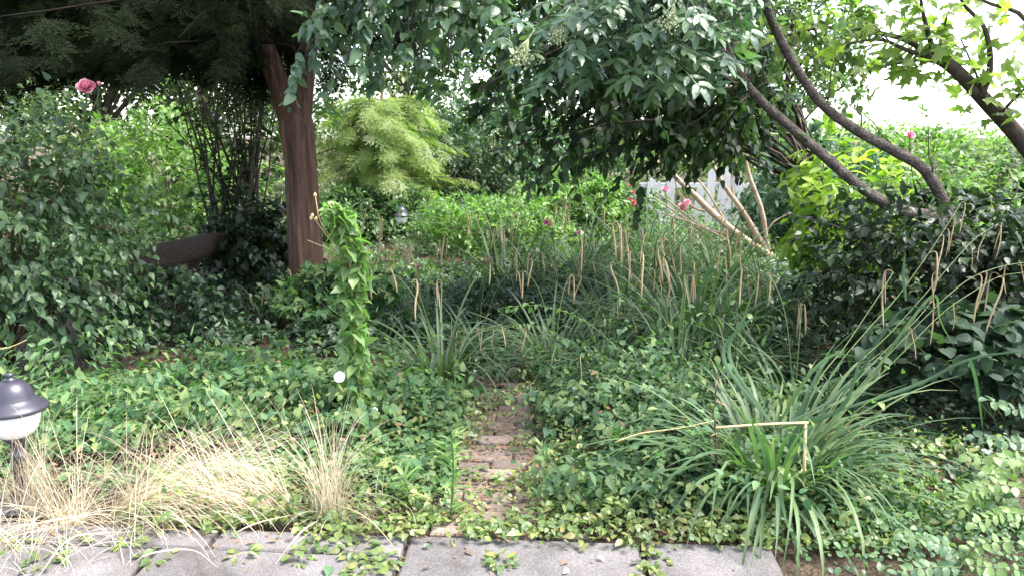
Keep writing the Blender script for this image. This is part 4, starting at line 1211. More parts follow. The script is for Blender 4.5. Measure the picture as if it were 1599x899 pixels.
# ------------------------------------------------------------------ background shrubs and trees
bush('green_shrub', 'fresh green small-leaved shrub in bright light behind the path end', 'shrub', (at(785, 360, 9.6)[0], 9.6, 0), (.95, .6, .95), 330, 16, (.05, .085), SIMPLE, M['shrub_a'], 51, stem=.012, bottom=-.9, amp=.25)
bush('ivy_mound', 'mound of glossy ivy behind and above the small distant lantern', 'shrub', (at(570, 340, 11.9)[0], 12.0, 0), (1.05, .45, .82), 330, 15, (.07, .11), SIMPLE, M['shrub_b'], 52, bottom=-.9, amp=.3)
bush('leafy_shrub', 'mid green shrub right of the small distant lantern', 'shrub', (at(725, 340, 10.9)[0], 10.9, 0), (.62, .5, .75), 220, 14, (.06, .09), SIMPLE, M['shrub_b'], 53, bottom=-.9)
bush('dark_shrub', 'dark leafy shrub under the golden feathery conifer', 'shrub', (at(735, 270, 13.5)[0], 13.5, 0), (.85, .7, 1.6), 260, 15, (.07, .12), SIMPLE, M['shrub_d'], 54, bottom=-.9)
bush('blue_green_shrub', 'tall blue-green shrub behind the golden feathery conifer', 'shrub', (at(770, 230, 15)[0], 15, 0), (1.5, 1.0, 2.6), 420, 16, (.08, .13), SIMPLE, M['shrub_c'], 55, bottom=-.9, amp=.25)
bush('pale_shrub', 'pale sunlit shrub seen between the rose and the red-barked trunk', 'shrub', (at(265, 280, 11)[0], 11, 0), (1.3, .9, 1.9), 380, 16, (.07, .11), SIMPLE, M['shrub_a'], 56, bottom=-.9, amp=.3)
bush('pale_shrub', 'bright shrub glimpsed through the rose at far left', 'shrub', (at(80, 250, 11.5)[0], 11.5, 0), (1.3, .9, 2.1), 300, 15, (.07, .12), SIMPLE, M['far'], 57, bottom=-.9, amp=.3)
bush('fence_shrub', 'leafy green shrub overhanging the white picket fence from the right', 'shrub', (at(1215, 280, 11)[0] + .25, 11, 0), (.85, .7, 1.35), 260, 15, (.07, .11), SIMPLE, M['shrub_c'], 58, bottom=-.9)
bush('fence_shrub', 'green shrub behind the leaning branches and in front of the left fence end', 'shrub', (at(985, 310, 11)[0] - .2, 11, 0), (.7, .6, 1.0), 200, 14, (.06, .1), SIMPLE, M['shrub_b'], 59, bottom=-.9)
bush('hedge_shrub', 'round green shrub between the far sedges and the coral flower', 'shrub', (at(905, 320, 10.6)[0], 10.6, 0), (.75, .6, 1.1), 220, 15, (.06, .1), SIMPLE, M['shrub_a'], 60, bottom=-.9)
bush('ivy_shrub', 'dark ivy mass at the right foot of the rail beside the trunk', 'shrub', (at(395, 420, 7.6)[0], 7.7, 0), (.62, .5, .95), 220, 13, (.06, .1), HEART, M['laurel'], 61, 80, bottom=-.4, amp=.3)
bush('low_shrub', 'low dark shrub under the wooden rail', 'shrub', (at(255, 470, 6.3)[0], 6.2, 0), (.55, .4, .5), 160, 11, (.045, .075), OV, M['shade'], 62, 60, bottom=-.5, amp=.3)
bush('low_shrub', 'low green bush between the vine column and the trunk', 'shrub', (at(520, 470, 6.5)[0] + .1, 6.4, 0), (.5, .4, .6), 150, 11, (.06, .09), HEART, M['cover'], 63, 60, bottom=-.5, amp=.3)
bush('right_hedge', 'sunlit hedge at far right under the white sky', 'hedge', (at(1560, 250, 9.5)[0] + .3, 9.5, 0), (1.5, .8, 1.55), 330, 14, (.08, .12), SIMPLE, M['far'], 64, bottom=-.9)
bush('right_hedge', 'blue green hedge behind the lime shrub', 'hedge', (at(1300, 230, 10)[0], 10, 0), (1.0, .7, 1.75), 300, 14, (.08, .12), SIMPLE, M['shrub_c'], 65, bottom=-.9)
# twiggy multi-stem shrub behind the trunk
HZ = np.array([at(372, 330, 8.6)[0], 8.6, 0])
root = thing('hazel_shrub', 'upright shrub of many thin dark stems left of the red-barked trunk', 'shrub', HZ)
q = np.random.default_rng(71); pl = []
for i in range(34):
    e = at(q.uniform(255, 455), q.uniform(60, 190), 8.6 + q.normal(0, .35))
    b0 = HZ + np.array([q.normal(0, .18), q.normal(0, .15), 0])
    u = np.linspace(0, 1, 9)[:, None]
    P = b0 * (1 - u) + e * u; P[:, 0] += (e[0] - b0[0]) * .35 * (u[:, 0] ** 2 - u[:, 0])
    P += np.cumsum(q.normal(0, .012, P.shape), axis=0)
    pl.append(P)
    mb = MB(); mb.tube(spline(P, 14), np.linspace(q.uniform(.012, .024), .005, 14), 6); mb.build('stem', M['dark_bark'], root)
foliage(root, along(np.array(pl), 32, .3, 1.0, (.06, .10), droop=.5, tilt=.5, jit=.08), OV, M['dogwood'], 120)

# feathery golden conifer
JB = np.array([at(595, 240, 12.7)[0], 12.7, 0])
root = thing('golden_juniper', 'golden green feathery conifer with layered drooping sprays', 'conifer', JB)
q = np.random.default_rng(81); pl = []
for i in range(120):
    z = .55 + 1.5 * (i / 120) ** .9
    az = q.uniform(0, 2 * math.pi); ln = (1.5 if math.cos(az) > 0 else 1.15) * (1 - .55 * (z / 2.2) ** 2) * q.uniform(.45, 1.15)
    u = np.linspace(0, 1, 7)
    P = JB + np.array([0, 0, z]) + np.outer(u * ln, [math.cos(az), math.sin(az) * .8, 0]); P[:, 2] += ln * (q.uniform(.15, .4) * u - q.uniform(.28, .42) * u ** 2)
    pl.append(P)
pl = np.array(pl)
mb = MB(); mb.tube([JB, JB + [0, 0, 1.2], JB + [.05, 0, 2.3]], [.07, .05, .02], 8)
for P in pl[::2]: mb.tube(P, np.linspace(.014, .004, 7), 4)
mb.build('trunk', M['stem_brown'], root)
foliage(root, along(pl, 24, .15, 1.0, (.20, .36), ang=(.2, .8), droop=.25, tilt=.3, flat=.8, jit=.03), FEATHER, M['juniper'])

def tree(name, label, px, Y, h, R, n, per, size, mat, seed, tr=.12, zc=.6, lowest=.25, bark='dark_bark'):
    b = np.array([at(px, 200, Y)[0], Y, 0])
    root = thing(name, label, 'tree', b, 'trees behind the garden')
    q = np.random.default_rng(seed)
    top = b + np.array([q.normal(0, .2), q.normal(0, .2), h * .9])
    tp = spline([b, b + [q.normal(0, .1), 0, h * .35], top], 14)
    mb = MB(); mb.tube(tp, np.linspace(tr, tr * .2, 14), 10, .06, seed); mb.build('trunk', M[bark], root)
    D = unit(q.normal(0, 1, (n, 3)))
    C = b + np.array([0, 0, h * zc])
    rz = h * min(1 - zc, zc - lowest + .1) * 1.05
    E = C + D * np.array([R, R * .85, max(rz, h * (1 - zc))]) * (lump(D, 9, seed + 3, .28) * q.uniform(.45, 1.05, n) ** .6)[:, None]
    E[:, 2] = np.maximum(E[:, 2], h * lowest * q.uniform(.8, 1.3, n))
    j = np.clip(((E[:, 2] - .3 * np.linalg.norm(E[:, :2] - b[:2], axis=1)) / (h * .9) * 13).astype(int), 3, 12)
    B0 = tp[j]
    u = np.linspace(0, 1, 7)[None, :, None]
    P = B0[:, None] * (1 - u) + E[:, None] * u
    P[..., 2] += (.12 * R * np.sin(u * math.pi))[..., 0]
    mb = MB()
    for s in P[::max(1, n // 40)]: mb.tube(s, np.linspace(tr * .28, .006, 7), 5)
    mb.build('branches', M[bark], root)
    foliage(root, along(P, per, .5, 1.05 if False else 1.0, size, droop=.4, tilt=.5, jit=.16), SIMPLE, M[mat], mass='crown')
tree('broadleaf_tree', 'tall tree closing the view behind the rose at far left', 40, 16, 7.5, 2.8, 300, 22, (.13, .2), 'far', 201, lowest=.1)
tree('broadleaf_tree', 'pale green tree behind the twiggy shrub left of the trunk', 270, 18, 8, 2.9, 300, 22, (.13, .2), 'far', 202, lowest=.1)
tree('broadleaf_tree', 'tree rising behind the forked trunk', 450, 20, 8.5, 3.0, 300, 22, (.14, .22), 'shrub_b', 203, lowest=.12)
tree('broadleaf_tree', 'yellowish tree behind the golden feathery conifer', 620, 18, 7.5, 2.4, 280, 22, (.13, .2), 'far', 204, lowest=.14)
tree('broadleaf_tree', 'dark green tree behind the middle of the garden', 780, 19, 8, 2.9, 320, 22, (.13, .2), 'shrub_b', 205, lowest=.12)
tree('broadleaf_tree', 'tree showing through the dark overhanging crown', 930, 20, 7.5, 2.7, 230, 20, (.13, .2), 'far', 206, lowest=.16)
tree('broadleaf_tree', 'light tree behind the picket fence', 1090, 19, 7.5, 2.6, 230, 20, (.13, .2), 'far', 207, lowest=.16)
tree('broadleaf_tree', 'slender tree behind the left arching stem', 1235, 17, 6.5, 1.7, 170, 20, (.12, .19), 'shrub_b', 208, lowest=.16, tr=.09)
tree('broadleaf_tree', 'very tall tree beyond the left edge of the garden', -130, 13, 8.5, 2.6, 280, 20, (.13, .2), 'shrub_b', 209, lowest=.1)
tree('broadleaf_tree', 'leafy tree behind the pink rose bloom', 150, 14.5, 7.5, 2.5, 330, 24, (.12, .19), 'shrub_b', 210, lowest=.08)
tree('broadleaf_tree', 'leafy tree behind the thin dark stems left of the trunk', 330, 15.5, 7.5, 2.2, 300, 24, (.12, .19), 'far', 211, lowest=.1)
bush('far_hedge', 'long pale green hedge closing the garden far behind on the left', 'hedge', (-6.0, 24, 0), (8.0, 1.2, 2.6), 600, 18, (.14, .22), SIMPLE, M['far'], 301, bottom=-.9, amp=.15)
bush('far_hedge', 'long green hedge far behind the picket fence', 'hedge', (9.5, 24, 0), (10.5, 1.2, 1.9), 760, 18, (.14, .22), SIMPLE, M['shrub_a'], 302, bottom=-.9, amp=.15)
bush('far_hedge', 'green hedge far behind the middle of the garden', 'hedge', (0.0, 17.5, 0), (3.2, 1.0, 2.3), 460, 18, (.1, .16), SIMPLE, M['shrub_b'], 303, bottom=-.9, amp=.2)

# ------------------------------------------------------------------ ground cover
def mound(x, y):
    """height of the leafy mat"""
    left = np.exp(-((x + 1.25) / 1.0) ** 2 - ((y - 4.35) / .62) ** 2) * .22 + np.exp(-((x + .75) / .35) ** 2 - ((y - 4.25) / .4) ** 2) * .1
    right = np.exp(-((x - .62) / .42) ** 2 - ((y - 4.25) / .55) ** 2) * .26 + np.exp(-((x - .75) / .5) ** 2 - ((y - 3.4) / .35) ** 2) * .12
    return left + right + .05
def mat_cover(name, label, xr, yr, n, size, temps, mat, keep, h=1.0, seed=0, tilt=.5, cat_='ground cover'):
    q = np.random.default_rng(seed)
    x = q.uniform(*xr, n * 3); y = q.uniform(*yr, n * 3)
    k = np.nonzero(keep(x, y, q))[0][:n]
    x, y = x[k], y[k]
    z = ground_h(x, y) + mound(x, y) * h * q.random(len(x)) ** .45 + .005
    a = q.uniform(0, 2 * math.pi, len(x))
    # the mat's leaves tip outward down the mound's slope
    e = .05
    gx_ = (mound(x + e, y) - mound(x - e, y)) / (2 * e); gy_ = (mound(x, y + e) - mound(x, y - e)) / (2 * e)
    X = np.column_stack([np.cos(a) - gx_ * .8, np.sin(a) - gy_ * .8, q.normal(-.15, .3, len(x))])
    N = np.column_stack([-gx_ + q.normal(0, tilt, len(x)), -gy_ + q.normal(-.15, tilt, len(x)), np.ones(len(x))])
    lv = Leaves(np.column_stack([x, y, z]), X, N, size[0] + (size[1] - size[0]) * q.random(len(x)) ** 1.6)
    o = bpy.data.objects.new(name, joined(name, lv, temps, mat, np.zeros(3)))
    link(o); tag(o, label, cat_, kind='stuff')
    return o
def shoot_cover(name, label, xr, yr, n, per, hh, size, temps, mat, keep, seed, lean=.5, cat_='ground cover', stem=None):
    """short leafy shoots standing out of the mat"""
    q = np.random.default_rng(seed)
    x = q.uniform(*xr, n * 4); y = q.uniform(*yr, n * 4)
    k = np.nonzero(keep(x, y, q))[0][:n]
    x, y = x[k], y[k]
    h = (mound(x, y) + hh) * q.uniform(.45, 1.25, len(x)) * (.45 + 1.7 * np.clip(.5 + 1.1 * clumpy(x, y, 4, seed + 50), 0, 1) ** 1.5)
    b = np.column_stack([x, y, ground_h(x, y)])
    d = np.column_stack([q.normal(0, lean, len(x)), q.normal(-.1, lean, len(x)), np.ones(len(x))])
    u = np.linspace(0, 1, 6)[None, :, None]
    P = b[:, None] + d[:, None] * h[:, None, None] * u
    P[..., 2] -= (.25 * h[:, None] * u[..., 0] ** 3)
    P[..., :2] += d[:, None, :2] * h[:, None, None] * .5 * u ** 2
    o = bpy.data.objects.new(name, joined(name, along(P, per, .25, 1.0, size, ang=(.8, 1.4), droop=.25, up=1.0, tilt=.35, jit=.008), temps, mat, np.zeros(3)))
    link(o); tag(o, label, cat_, kind='stuff')
    return o
def clumpy(x, y, s, seed):
    q = np.random.default_rng(seed); A_ = q.normal(0, s, (6, 2)); ph = q.uniform(0, 6.28, 6)
    return np.sin(np.column_stack([x, y]) @ A_.T + ph).mean(-1)
path_x = lambda y: pc0[0] + (pc1[0] - pc0[0]) * (y - pc0[1]) / (pc1[1] - pc0[1])
edge_y = lambda x: A[1] + (x - A[0]) * ex[1] / ex[0]
mat_cover('bindweed_mat', 'mat of bindweed and ivy leaves covering the bed left of the path', (-3.6, .0), (3.3, 5.9), 11000, (.02, .07), HEART + OV, M['cover'],
          lambda x, y, q: (x < path_x(y) - .25 + .1 * clumpy(x, y, 6, 4)) & (clumpy(x, y, 7, 1) > -.22) & (y > edge_y(x) + .12 + .55 * q.random(len(x)) * (x < -.6)) & (y < 5.05 - .5 * q.random(len(x)) - .35 * (x > -1.0)), 1.0, 1)
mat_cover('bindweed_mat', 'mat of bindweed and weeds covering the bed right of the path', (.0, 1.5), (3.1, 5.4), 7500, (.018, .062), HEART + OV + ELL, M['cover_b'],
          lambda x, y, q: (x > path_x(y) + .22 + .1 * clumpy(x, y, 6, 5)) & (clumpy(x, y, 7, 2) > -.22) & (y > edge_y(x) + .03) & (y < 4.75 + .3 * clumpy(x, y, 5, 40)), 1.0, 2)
mat_cover('trailing_weeds', 'yellow green trailing weeds along the edge of the paving', (-1.6, 1.9), (2.85, 3.9), 5200, (.022, .048), OV, M['covert'],
          lambda x, y, q: (np.abs(x - path_x(y) - .0) > (.10 + .08 * q.random(len(x))) * (y > edge_y(x) + .12)) & (y > edge_y(x) - .09 * q.random(len(x))) & (q.random(len(x)) < np.exp(-(y - edge_y(x)) / .38)) & (clumpy(x, y, 9, 3) > -.2), .9, 3)
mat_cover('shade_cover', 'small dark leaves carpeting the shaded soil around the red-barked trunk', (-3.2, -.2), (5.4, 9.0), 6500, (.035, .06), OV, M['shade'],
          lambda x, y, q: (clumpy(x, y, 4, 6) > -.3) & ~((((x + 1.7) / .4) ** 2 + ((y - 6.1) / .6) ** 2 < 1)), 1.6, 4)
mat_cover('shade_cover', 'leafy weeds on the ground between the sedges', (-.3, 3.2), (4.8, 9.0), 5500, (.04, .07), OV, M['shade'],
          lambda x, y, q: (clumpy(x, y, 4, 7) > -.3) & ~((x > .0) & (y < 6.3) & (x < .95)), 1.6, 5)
mat_cover('clover_mat', 'blue green small round leaves spreading over the paving at lower right', (.8, 2.6), (2.45, 3.5), 2300, (.016, .034), ROUND, M['robinia'],
          lambda x, y, q: (q.random(len(x)) < np.clip((x - .93 - .22 * clumpy(x, y, 6, 12) + (y - 2.9) * .55) * 2.4, 0, 1)) & (clumpy(x, y, 7, 8) > -.5) & (y < 3.3 - .32 * np.clip(x - 1.2, 0, 1)), 1.6, 6)
mat_cover('path_weeds', 'small weeds and seedlings in the brick path', (-.4, .42), (3.0, 5.2), 1000, (.02, .045), OV, M['covert'],
          lambda x, y, q: (clumpy(x, y, 11, 9) > .05), .45, 7)
mat_cover('leaf_litter', 'brown fallen leaf litter on soil and path', (-3.2, 3.2), (2.6, 7.5), 8000, (.012, .05), SIMPLE, M['litter'],
          lambda x, y, q: (y > edge_y(x) - .35 * q.random(len(x)) ** 3) & (clumpy(x, y, 5, 10) > -.3) & (q.random(len(x)) < np.where(np.abs(x - path_x(y)) < .33, .8, 1)), .02, 8, .25)

shoot_cover('leafy_shoots', 'leafy bindweed and nettle shoots rising from the bed left of the path', (-3.4, -.1), (3.45, 6.0), 1700, 10, .10, (.022, .072), HEART + OV, M['cover'],
            lambda x, y, q: (x < path_x(y) - .27) & (clumpy(x, y, 7, 14) > -.1) & (y > edge_y(x) + .3 + .5 * (x < -.6)) & (y < 5.05 - .5 * q.random(len(x)) - .35 * (x > -1.0)), 21)
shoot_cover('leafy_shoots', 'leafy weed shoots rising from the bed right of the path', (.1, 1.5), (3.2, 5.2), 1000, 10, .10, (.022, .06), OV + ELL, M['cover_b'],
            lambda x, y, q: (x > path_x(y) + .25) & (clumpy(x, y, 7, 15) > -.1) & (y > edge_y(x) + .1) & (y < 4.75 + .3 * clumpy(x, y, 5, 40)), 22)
shoot_cover('leafy_shoots', 'yellow green shoots of young weeds near the paving edge', (-1.6, 2.2), (2.95, 4.2), 420, 9, .07, (.022, .045), OV, M['covert'],
            lambda x, y, q: (np.abs(x - path_x(y)) > .2) & (y > edge_y(x) + .02) & (clumpy(x, y, 8, 16) > -.1), 23)
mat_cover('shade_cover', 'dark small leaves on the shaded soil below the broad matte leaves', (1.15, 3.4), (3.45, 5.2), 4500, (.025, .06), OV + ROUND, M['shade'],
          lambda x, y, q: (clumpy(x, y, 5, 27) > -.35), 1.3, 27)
shoot_cover('leafy_shoots', 'small leafy weeds at the foot of the big front sedge clump', (.55, 2.1), (2.98, 3.5), 260, 9, .08, (.022, .048), OV, M['cover'],
            lambda x, y, q: (y > edge_y(x) + .03) & (clumpy(x, y, 8, 28) > -.2), 28)
shoot_cover('back_undergrowth', 'tangled green undergrowth on the ground behind the sedges', (-6, 6), (7.6, 13), 3000, 11, .32, (.05, .09), SIMPLE, M['shrub_b'],
            lambda x, y, q: (clumpy(x, y, 2, 17) > -.6), 24)
shoot_cover('far_undergrowth', 'rough green growth on the ground far behind', (-12, 12), (12.5, 24), 3500, 10, .4, (.08, .15), SIMPLE, M['far'],
            lambda x, y, q: (y > 0), 25)
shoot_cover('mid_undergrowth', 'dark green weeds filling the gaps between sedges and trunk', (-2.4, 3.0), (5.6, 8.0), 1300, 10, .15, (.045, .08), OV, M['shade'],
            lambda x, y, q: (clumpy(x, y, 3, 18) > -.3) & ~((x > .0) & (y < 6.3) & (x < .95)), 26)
shoot_cover('tall_shoots', 'taller leafy weed shoots poking out of the bed left of the path', (-3.0, -.3), (3.7, 5.0), 120, 14, .26, (.03, .07), LAN + ELL, M['cover'],
            lambda x, y, q: (clumpy(x, y, 6, 61) > .05) & (y > edge_y(x) + .5), 61, .35)
shoot_cover('tall_shoots', 'taller leafy weed shoots poking out of the bed right of the path', (.25, 1.3), (3.4, 4.8), 70, 14, .24, (.03, .065), LAN + OV, M['cover_b'],
            lambda x, y, q: (clumpy(x, y, 6, 62) > .05), 62, .35)
mat_cover('bed_litter', 'yellowed and dead leaves lying in the ground cover', (-3.0, 1.6), (3.2, 4.9), 900, (.02, .06), OV + SIMPLE, M['litter'],
          lambda x, y, q: (np.abs(x - path_x(y)) > .25) & (y > edge_y(x) + .1), 1.0, 63, .5)
mat_cover('path_litter', 'brown crumbled leaves and twigs lying on the brick path', (-.42, .45), (2.95, 5.0), 2600, (.008, .036), SIMPLE + LAN, M['litter'],
          lambda x, y, q: (np.abs(x - path_x(y)) < .36) & (clumpy(x, y, 9, 33) > -.25), .02, 33, .3)
# weeds growing in the joints of the paving
q = np.random.default_rng(91)
Ps = []; Xs = []; Ns = []; Sc = []
spots = [(1012, 850, 30, .05), (1018, 880, 30, .06), (560, 860, 40, .07), (575, 890, 40, .08), (540, 830, 30, .05), (500, 850, 18, .05), (780, 880, 26, .05), (855, 835, 14, .03), (470, 870, 24, .06), (300, 815, 10, .03), (195, 850, 16, .06), (70, 880, 26, .07), (110, 850, 16, .05), (380, 870, 14, .05), (245, 872, 16, .06), (1010, 899, 20, .04), (600, 880, 26, .06), (20, 850, 20, .06)]
for (px, py, k_, r) in spots:
    c = gnd(px, py)
    for i in range(k_):
        a = q.uniform(0, 6.28); rr = r * math.sqrt(q.random())
        Ps.append(c + np.array([rr * math.cos(a), rr * math.sin(a), .008 + .05 * q.random() * (1 - rr / r)])); Xs.append([math.cos(a), math.sin(a), q.normal(.1, .3)]); Ns.append([q.normal(0, .4), q.normal(-.2, .4), 1]); Sc.append(q.uniform(.02, .045))
o = bpy.data.objects.new('joint_weeds', joined('joint_weeds', Leaves(Ps, Xs, Ns, Sc), OV, M['covert'], np.zeros(3)))
link(o); tag(o, 'small green weeds growing in the joints of the paving', 'weeds', kind='stuff')

# single fallen leaves and chips on the paving
litter = [(783, 842, .05, 'litter', 'orange brown fallen leaf at the foot of the path on the paving edge'), (888, 893, .03, 'petal_w', 'white petal lying on the slab below the path'), (935, 872, .03, 'petal_w', 'pale petal on the slab right of the path foot'), (180, 855, .045, 'lime', 'yellow fallen leaf on the left paving among dry grass'), (490, 845, .06, 'shrub_c', 'curled grey green leaf on the paving below the dry grass'), (515, 888, .06, 'shrub_c', 'pale curled leaf at the bottom edge of the paving'), (662, 858, .03, 'shrub_c', 'small pale green leaf on the middle slab'), (310, 820, .055, 'vine', 'upright green leaf at the left paving edge')]
for (px, py, s, mt, lab) in litter:
    c = gnd(px, py)
    root = thing('fallen_leaf', lab, 'leaf', c)
    lv = Leaves([c + np.array([0, 0, .012])], [[random.uniform(-1, 1), random.uniform(-1, 1), .1]], [[random.uniform(-.3, .3), -.3, 1]], [s])
    link(bpy.data.objects.new('leaf_blade', joined('leaf_blade', lv, [OV[2]], M[mt], c)), root)

# ------------------------------------------------------------------ dry grass tufts
ST = [blade_T(.15 + .16 * (i % 4), 1.3 + .26 * i, .0017, 10) for i in range(7)] + [blade_T(.05, .5, .0016, 8), blade_T(.08, .35, .0018, 8)]
UP = ST[-2:] + [ST[0]]
def tuft(px, py, n, ln, label, seed, lean=0.0, mat='straw', up=False, rad=.06, spread=3.14, wd=1.0):
    b = gnd(px, py)
    q = np.random.default_rng(seed)
    az = lean + q.uniform(-spread, spread, n)
    tl = q.uniform(.1, .95, n) if not up else q.normal(.05, .1, n)
    d = np.column_stack([np.cos(az), np.sin(az), np.zeros(n)])
    zax = unit(np.column_stack([d[:, 0] * np.sin(tl), d[:, 1] * np.sin(tl), np.cos(tl)]))
    xax = unit(d - zax * (d * zax).sum(-1, keepdims=True))
    rr = rad * np.sqrt(q.random(n)); ra = q.uniform(0, 6.28, n)
    lv = Leaves(b + np.column_stack([rr * np.cos(ra), rr * np.sin(ra), np.full(n, -.01)]), xax, zax, ln * q.uniform(.5, 1.1, n))
    o = bpy.data.objects.new('dry_grass_tuft' if mat == 'straw' else 'grass_tuft', joined('tuft', lv, UP if up else ST, M[mat], b))
    o.location = b
    link(o); tag(o, label, 'grass', 'dry grass tufts along the paving' if mat == 'straw' else None)
tuft(52, 800, 190, .44, 'upright straw grass tuft standing in front of the near lantern', 401, 0, up=True, rad=.07)
tuft(105, 818, 170, .52, 'dry straw grass tuft just right of the near lantern', 402, .4)
tuft(190, 806, 240, .60, 'dry straw grass tuft arching over the left paving edge', 403, .15, rad=.09, spread=.8)
tuft(275, 800, 150, .60, 'pale dry grass tuft in the middle of the straw band', 404, .1, rad=.1, spread=.7)
tuft(360, 806, 150, .58, 'pale dry grass tuft leaning towards the vine column', 405, 2.9, rad=.1, spread=.8)
tuft(440, 802, 170, .58, 'dry grass tuft left of the tall upright stalks', 406, 3.0, rad=.09, spread=.7)
tuft(515, 812, 130, .54, 'tuft of tall upright bleached grass stalks below the vine column', 407, 0, up=True, rad=.06)
tuft(520, 806, 110, .40, 'short dry grass around the tall bleached stalks', 408, 2.4)
tuft(20, 862, 70, .55, 'straw grass sprawling over the paving at the bottom left corner', 409, .2, rad=.1)
tuft(215, 842, 50, .52, 'thin straw grass arching over the left slabs', 410, -.4, rad=.1)
tuft(330, 770, 170, .56, 'dry grass tuft behind the pale straw band', 411, .2, rad=.1, spread=.9)
tuft(150, 770, 80, .46, 'brownish dry grass behind the lantern side of the straw band', 412, .6, rad=.12)
tuft(235, 765, 130, .5, 'dry grass against the green mat in the straw band', 416, .2, rad=.12)
tuft(885, 800, 40, .14, 'small straw coloured tuft right of the brick path', 413, 0, rad=.05)
tuft(600, 800, 60, .3, 'thin dry grass between the tall stalks and the path', 414, .4, rad=.08)
tuft(0, 800, 120, .44, 'dry grass tuft cut by the left picture edge behind the lantern', 415, .3, rad=.1)
for k_, (px, py) in enumerate(((640, 800), (690, 815), (740, 812), (840, 800), (800, 760), (870, 815), (560, 815), (480, 815))):
    tuft(px, py, 34, .17, ('green grass tuft at the paving edge left of the path', 'broad green grass tuft under the tall fleabane weed', 'tiny grass tuft at the left foot of the path', 'green grass tuft on the right border of the path', 'grass blades growing in the middle of the path', 'grass tuft right of the path foot', 'grass tuft below the bleached stalks', 'green grass tuft among the straw beside the bleached stalks')[k_], 430 + k_, 0, 'grass', rad=.05)
# long single straws crossing the paving
root = thing('fallen_straw', 'long dry straws lying across the left paving slabs', 'straw', gnd(420, 870))
for pts in ([(445, 770), (560, 800), (630, 870)], [(330, 860), (390, 820), (470, 800)], [(430, 880), (470, 830), (500, 810)], [(0, 830), (80, 812), (160, 802), (230, 815)], [(190, 899), (230, 865), (300, 858), (340, 885)], [(350, 870), (395, 862), (410, 899)], [(60, 899), (110, 840), (180, 830)], [(250, 700), (210, 760), (200, 830)]):
    ribbon(root, [gnd(x, y_, .02 + .10 * (i % 2)) for i, (x, y_) in enumerate(pts)], .0022, M['straw'], 'straw')

# ------------------------------------------------------------------ fleabane weed
def weed(px, py, top, n, size, label, mat='vine', seed=1):
    b = gnd(px, py); e = at(top[0], top[1], b[1])
    root = thing('tall_weed', label, 'weed', b)
    P = spline([b, (b + e) / 2 + [.01, 0, 0], e], 8)
    mb = MB(); mb.tube(P, np.linspace(.005, .003, 8), 6); mb.build('stem', M['stem_green'], root)
    foliage(root, along(np.array([P]), n, .05, 1.0, size, ang=(.5, 1.1), droop=.1, up=1.0, tilt=.2, jit=.003), LAN, M[mat], n)
weed(703, 812, (705, 668), 60, (.05, .10), 'upright narrow-leaved weed beside the left edge of the path')
weed(640, 790, (628, 740), 24, (.06, .12), 'low rosette of narrow pale leaves left of the upright weed')
weed(850, 760, (846, 690), 26, (.04, .07), 'leafy seedling on the right border of the path')
weed(560, 812, (556, 770), 20, (.04, .07), 'small leafy weed beneath the vine column')
# arching honeysuckle shoots over the dark hollow
for k_, (pts, lab) in enumerate((([(700, 560), (745, 515), (830, 508), (880, 527), (950, 568)], 'long arching shoot with paired leaves crossing the dark hollow'), ([(1010, 590), (960, 540), (900, 493), (830, 475), (775, 483)], 'pale leafy shoot arching left above the dark hollow'))):
    W = spline([at(x, y_, 4.6) for x, y_ in pts], 14)
    root = thing('honeysuckle_shoot', lab, 'shoot', (W[0][0], W[0][1], 0))
    mb = MB(); mb.tube(spline([np.array([W[0][0], W[0][1] + .05, 0.0]), *W[::3], W[-1]], 20), np.linspace(.004, .002, 20), 5); mb.build('stem', M['stem_green'], root)
    foliage(root, along(np.array([W]), 34, .4, 1, (.03, .05), ang=(.9, 1.3), droop=.1, flat=.9), OV, M['vine'], 34)

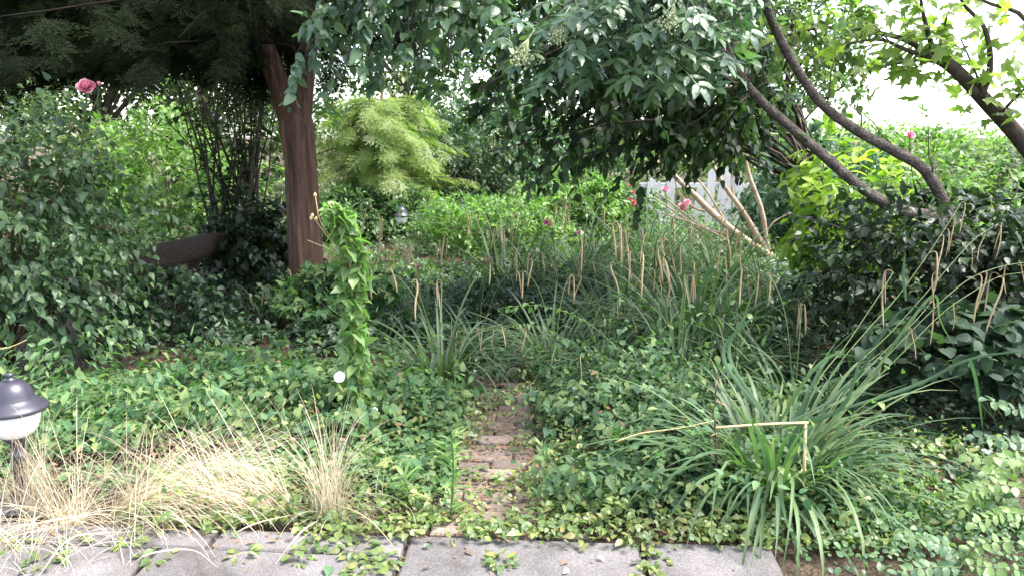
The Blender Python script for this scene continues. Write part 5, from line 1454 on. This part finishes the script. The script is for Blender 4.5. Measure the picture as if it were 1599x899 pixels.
# ------------------------------------------------------------------ robinia seedlings at lower right
def robinia(b, leaves, label, mats):
    root = thing('robinia_seedling', label, 'seedling', b)
    ms_all = {m_: tmesh('leaflet', ROUND, M[m_]) for m_ in set(mats)}
    mb = MB()
    for (pts, Y) in leaves:
        s = at(*pts[0], Y)
        mb.tube(spline([b, (b + s) / 2 + [.03, .02, .06], s], 8), np.linspace(.005, .003, 8), 5)
    mb.build('stem', M['stem_green'], root)
    for li, (pts, Y) in enumerate(leaves):
        P = spline([at(x, y_, Y - .03 * i) for i, (x, y_) in enumerate(pts)], 20)
        mb = MB(); mb.tube(P, np.linspace(.002, .001, 20), 4)
        lf = mb.build('leaf', M['stem_green'], root)
        t = unit(np.gradient(P, axis=0))
        ms = ms_all[mats[li % len(mats)]]
        length = np.linalg.norm(np.diff(P, axis=0), axis=1).sum()
        np_ = max(4, int(length / .034))
        Nn = np.array([0.05, -.55, .85])
        for k_ in range(np_ + 1):
            u = (.12 + .88 * k_ / np_) * 19; i = min(int(u), 18)
            p = P[i] + (P[i + 1] - P[i]) * (u - i)
            side = unit(np.cross(Nn, t[i]))
            for sg in ((1, -1) if k_ < np_ else (0,)):
                d = unit(side * sg + t[i] * (.25 if sg else 1) + np.random.default_rng(k_ + 31 * li + (7 if sg > 0 else 0)).normal(0, .16, 3) + np.array([0, 0, -.15]))
                nn = Nn + np.array([random.uniform(-.6, .6), random.uniform(-.5, .4), random.uniform(-.2, .2)])
                nn = unit(nn - d * (nn @ d))
                sc = random.uniform(.028, .040) * (1 if k_ else .8)
                R_ = np.stack([d, np.cross(nn, d), nn], -1) * sc
                m4 = np.eye(4); m4[:3, :3] = R_; m4[:3, 3] = p - b
                o = link(bpy.data.objects.new('leaflet', ms[random.randrange(3)]), lf)
                o.matrix_basis = Matrix(m4.tolist())
robinia(gnd(1665, 860), [([(1640, 640), (1590, 640), (1540, 622)], 3.0), ([(1630, 690), (1580, 690), (1520, 680)], 3.0)], 'blue green pinnate leaves reaching in at the right edge above the yellow ones', ['robinia'])
robinia(gnd(1620, 890), [([(1630, 730), (1580, 715), (1512, 712)], 2.8), ([(1625, 770), (1560, 755), (1520, 765), (1503, 795)], 2.75), ([(1630, 810), (1570, 800), (1520, 818)], 2.7), ([(1620, 700), (1570, 735), (1540, 740)], 2.85)], 'yellow green pinnate-leaved seedling at the right edge near the paving', ['robiniay'])
robinia(gnd(1500, 893), [([(1500, 880), (1470, 850), (1410, 835)], 2.62), ([(1500, 880), (1530, 850), (1590, 845)], 2.6), ([(1500, 885), (1450, 885), (1400, 893)], 2.55), ([(1505, 880), (1545, 885), (1610, 890)], 2.55)], 'low pinnate-leaved seedling in the bottom right corner', ['robinia', 'robiniay'])
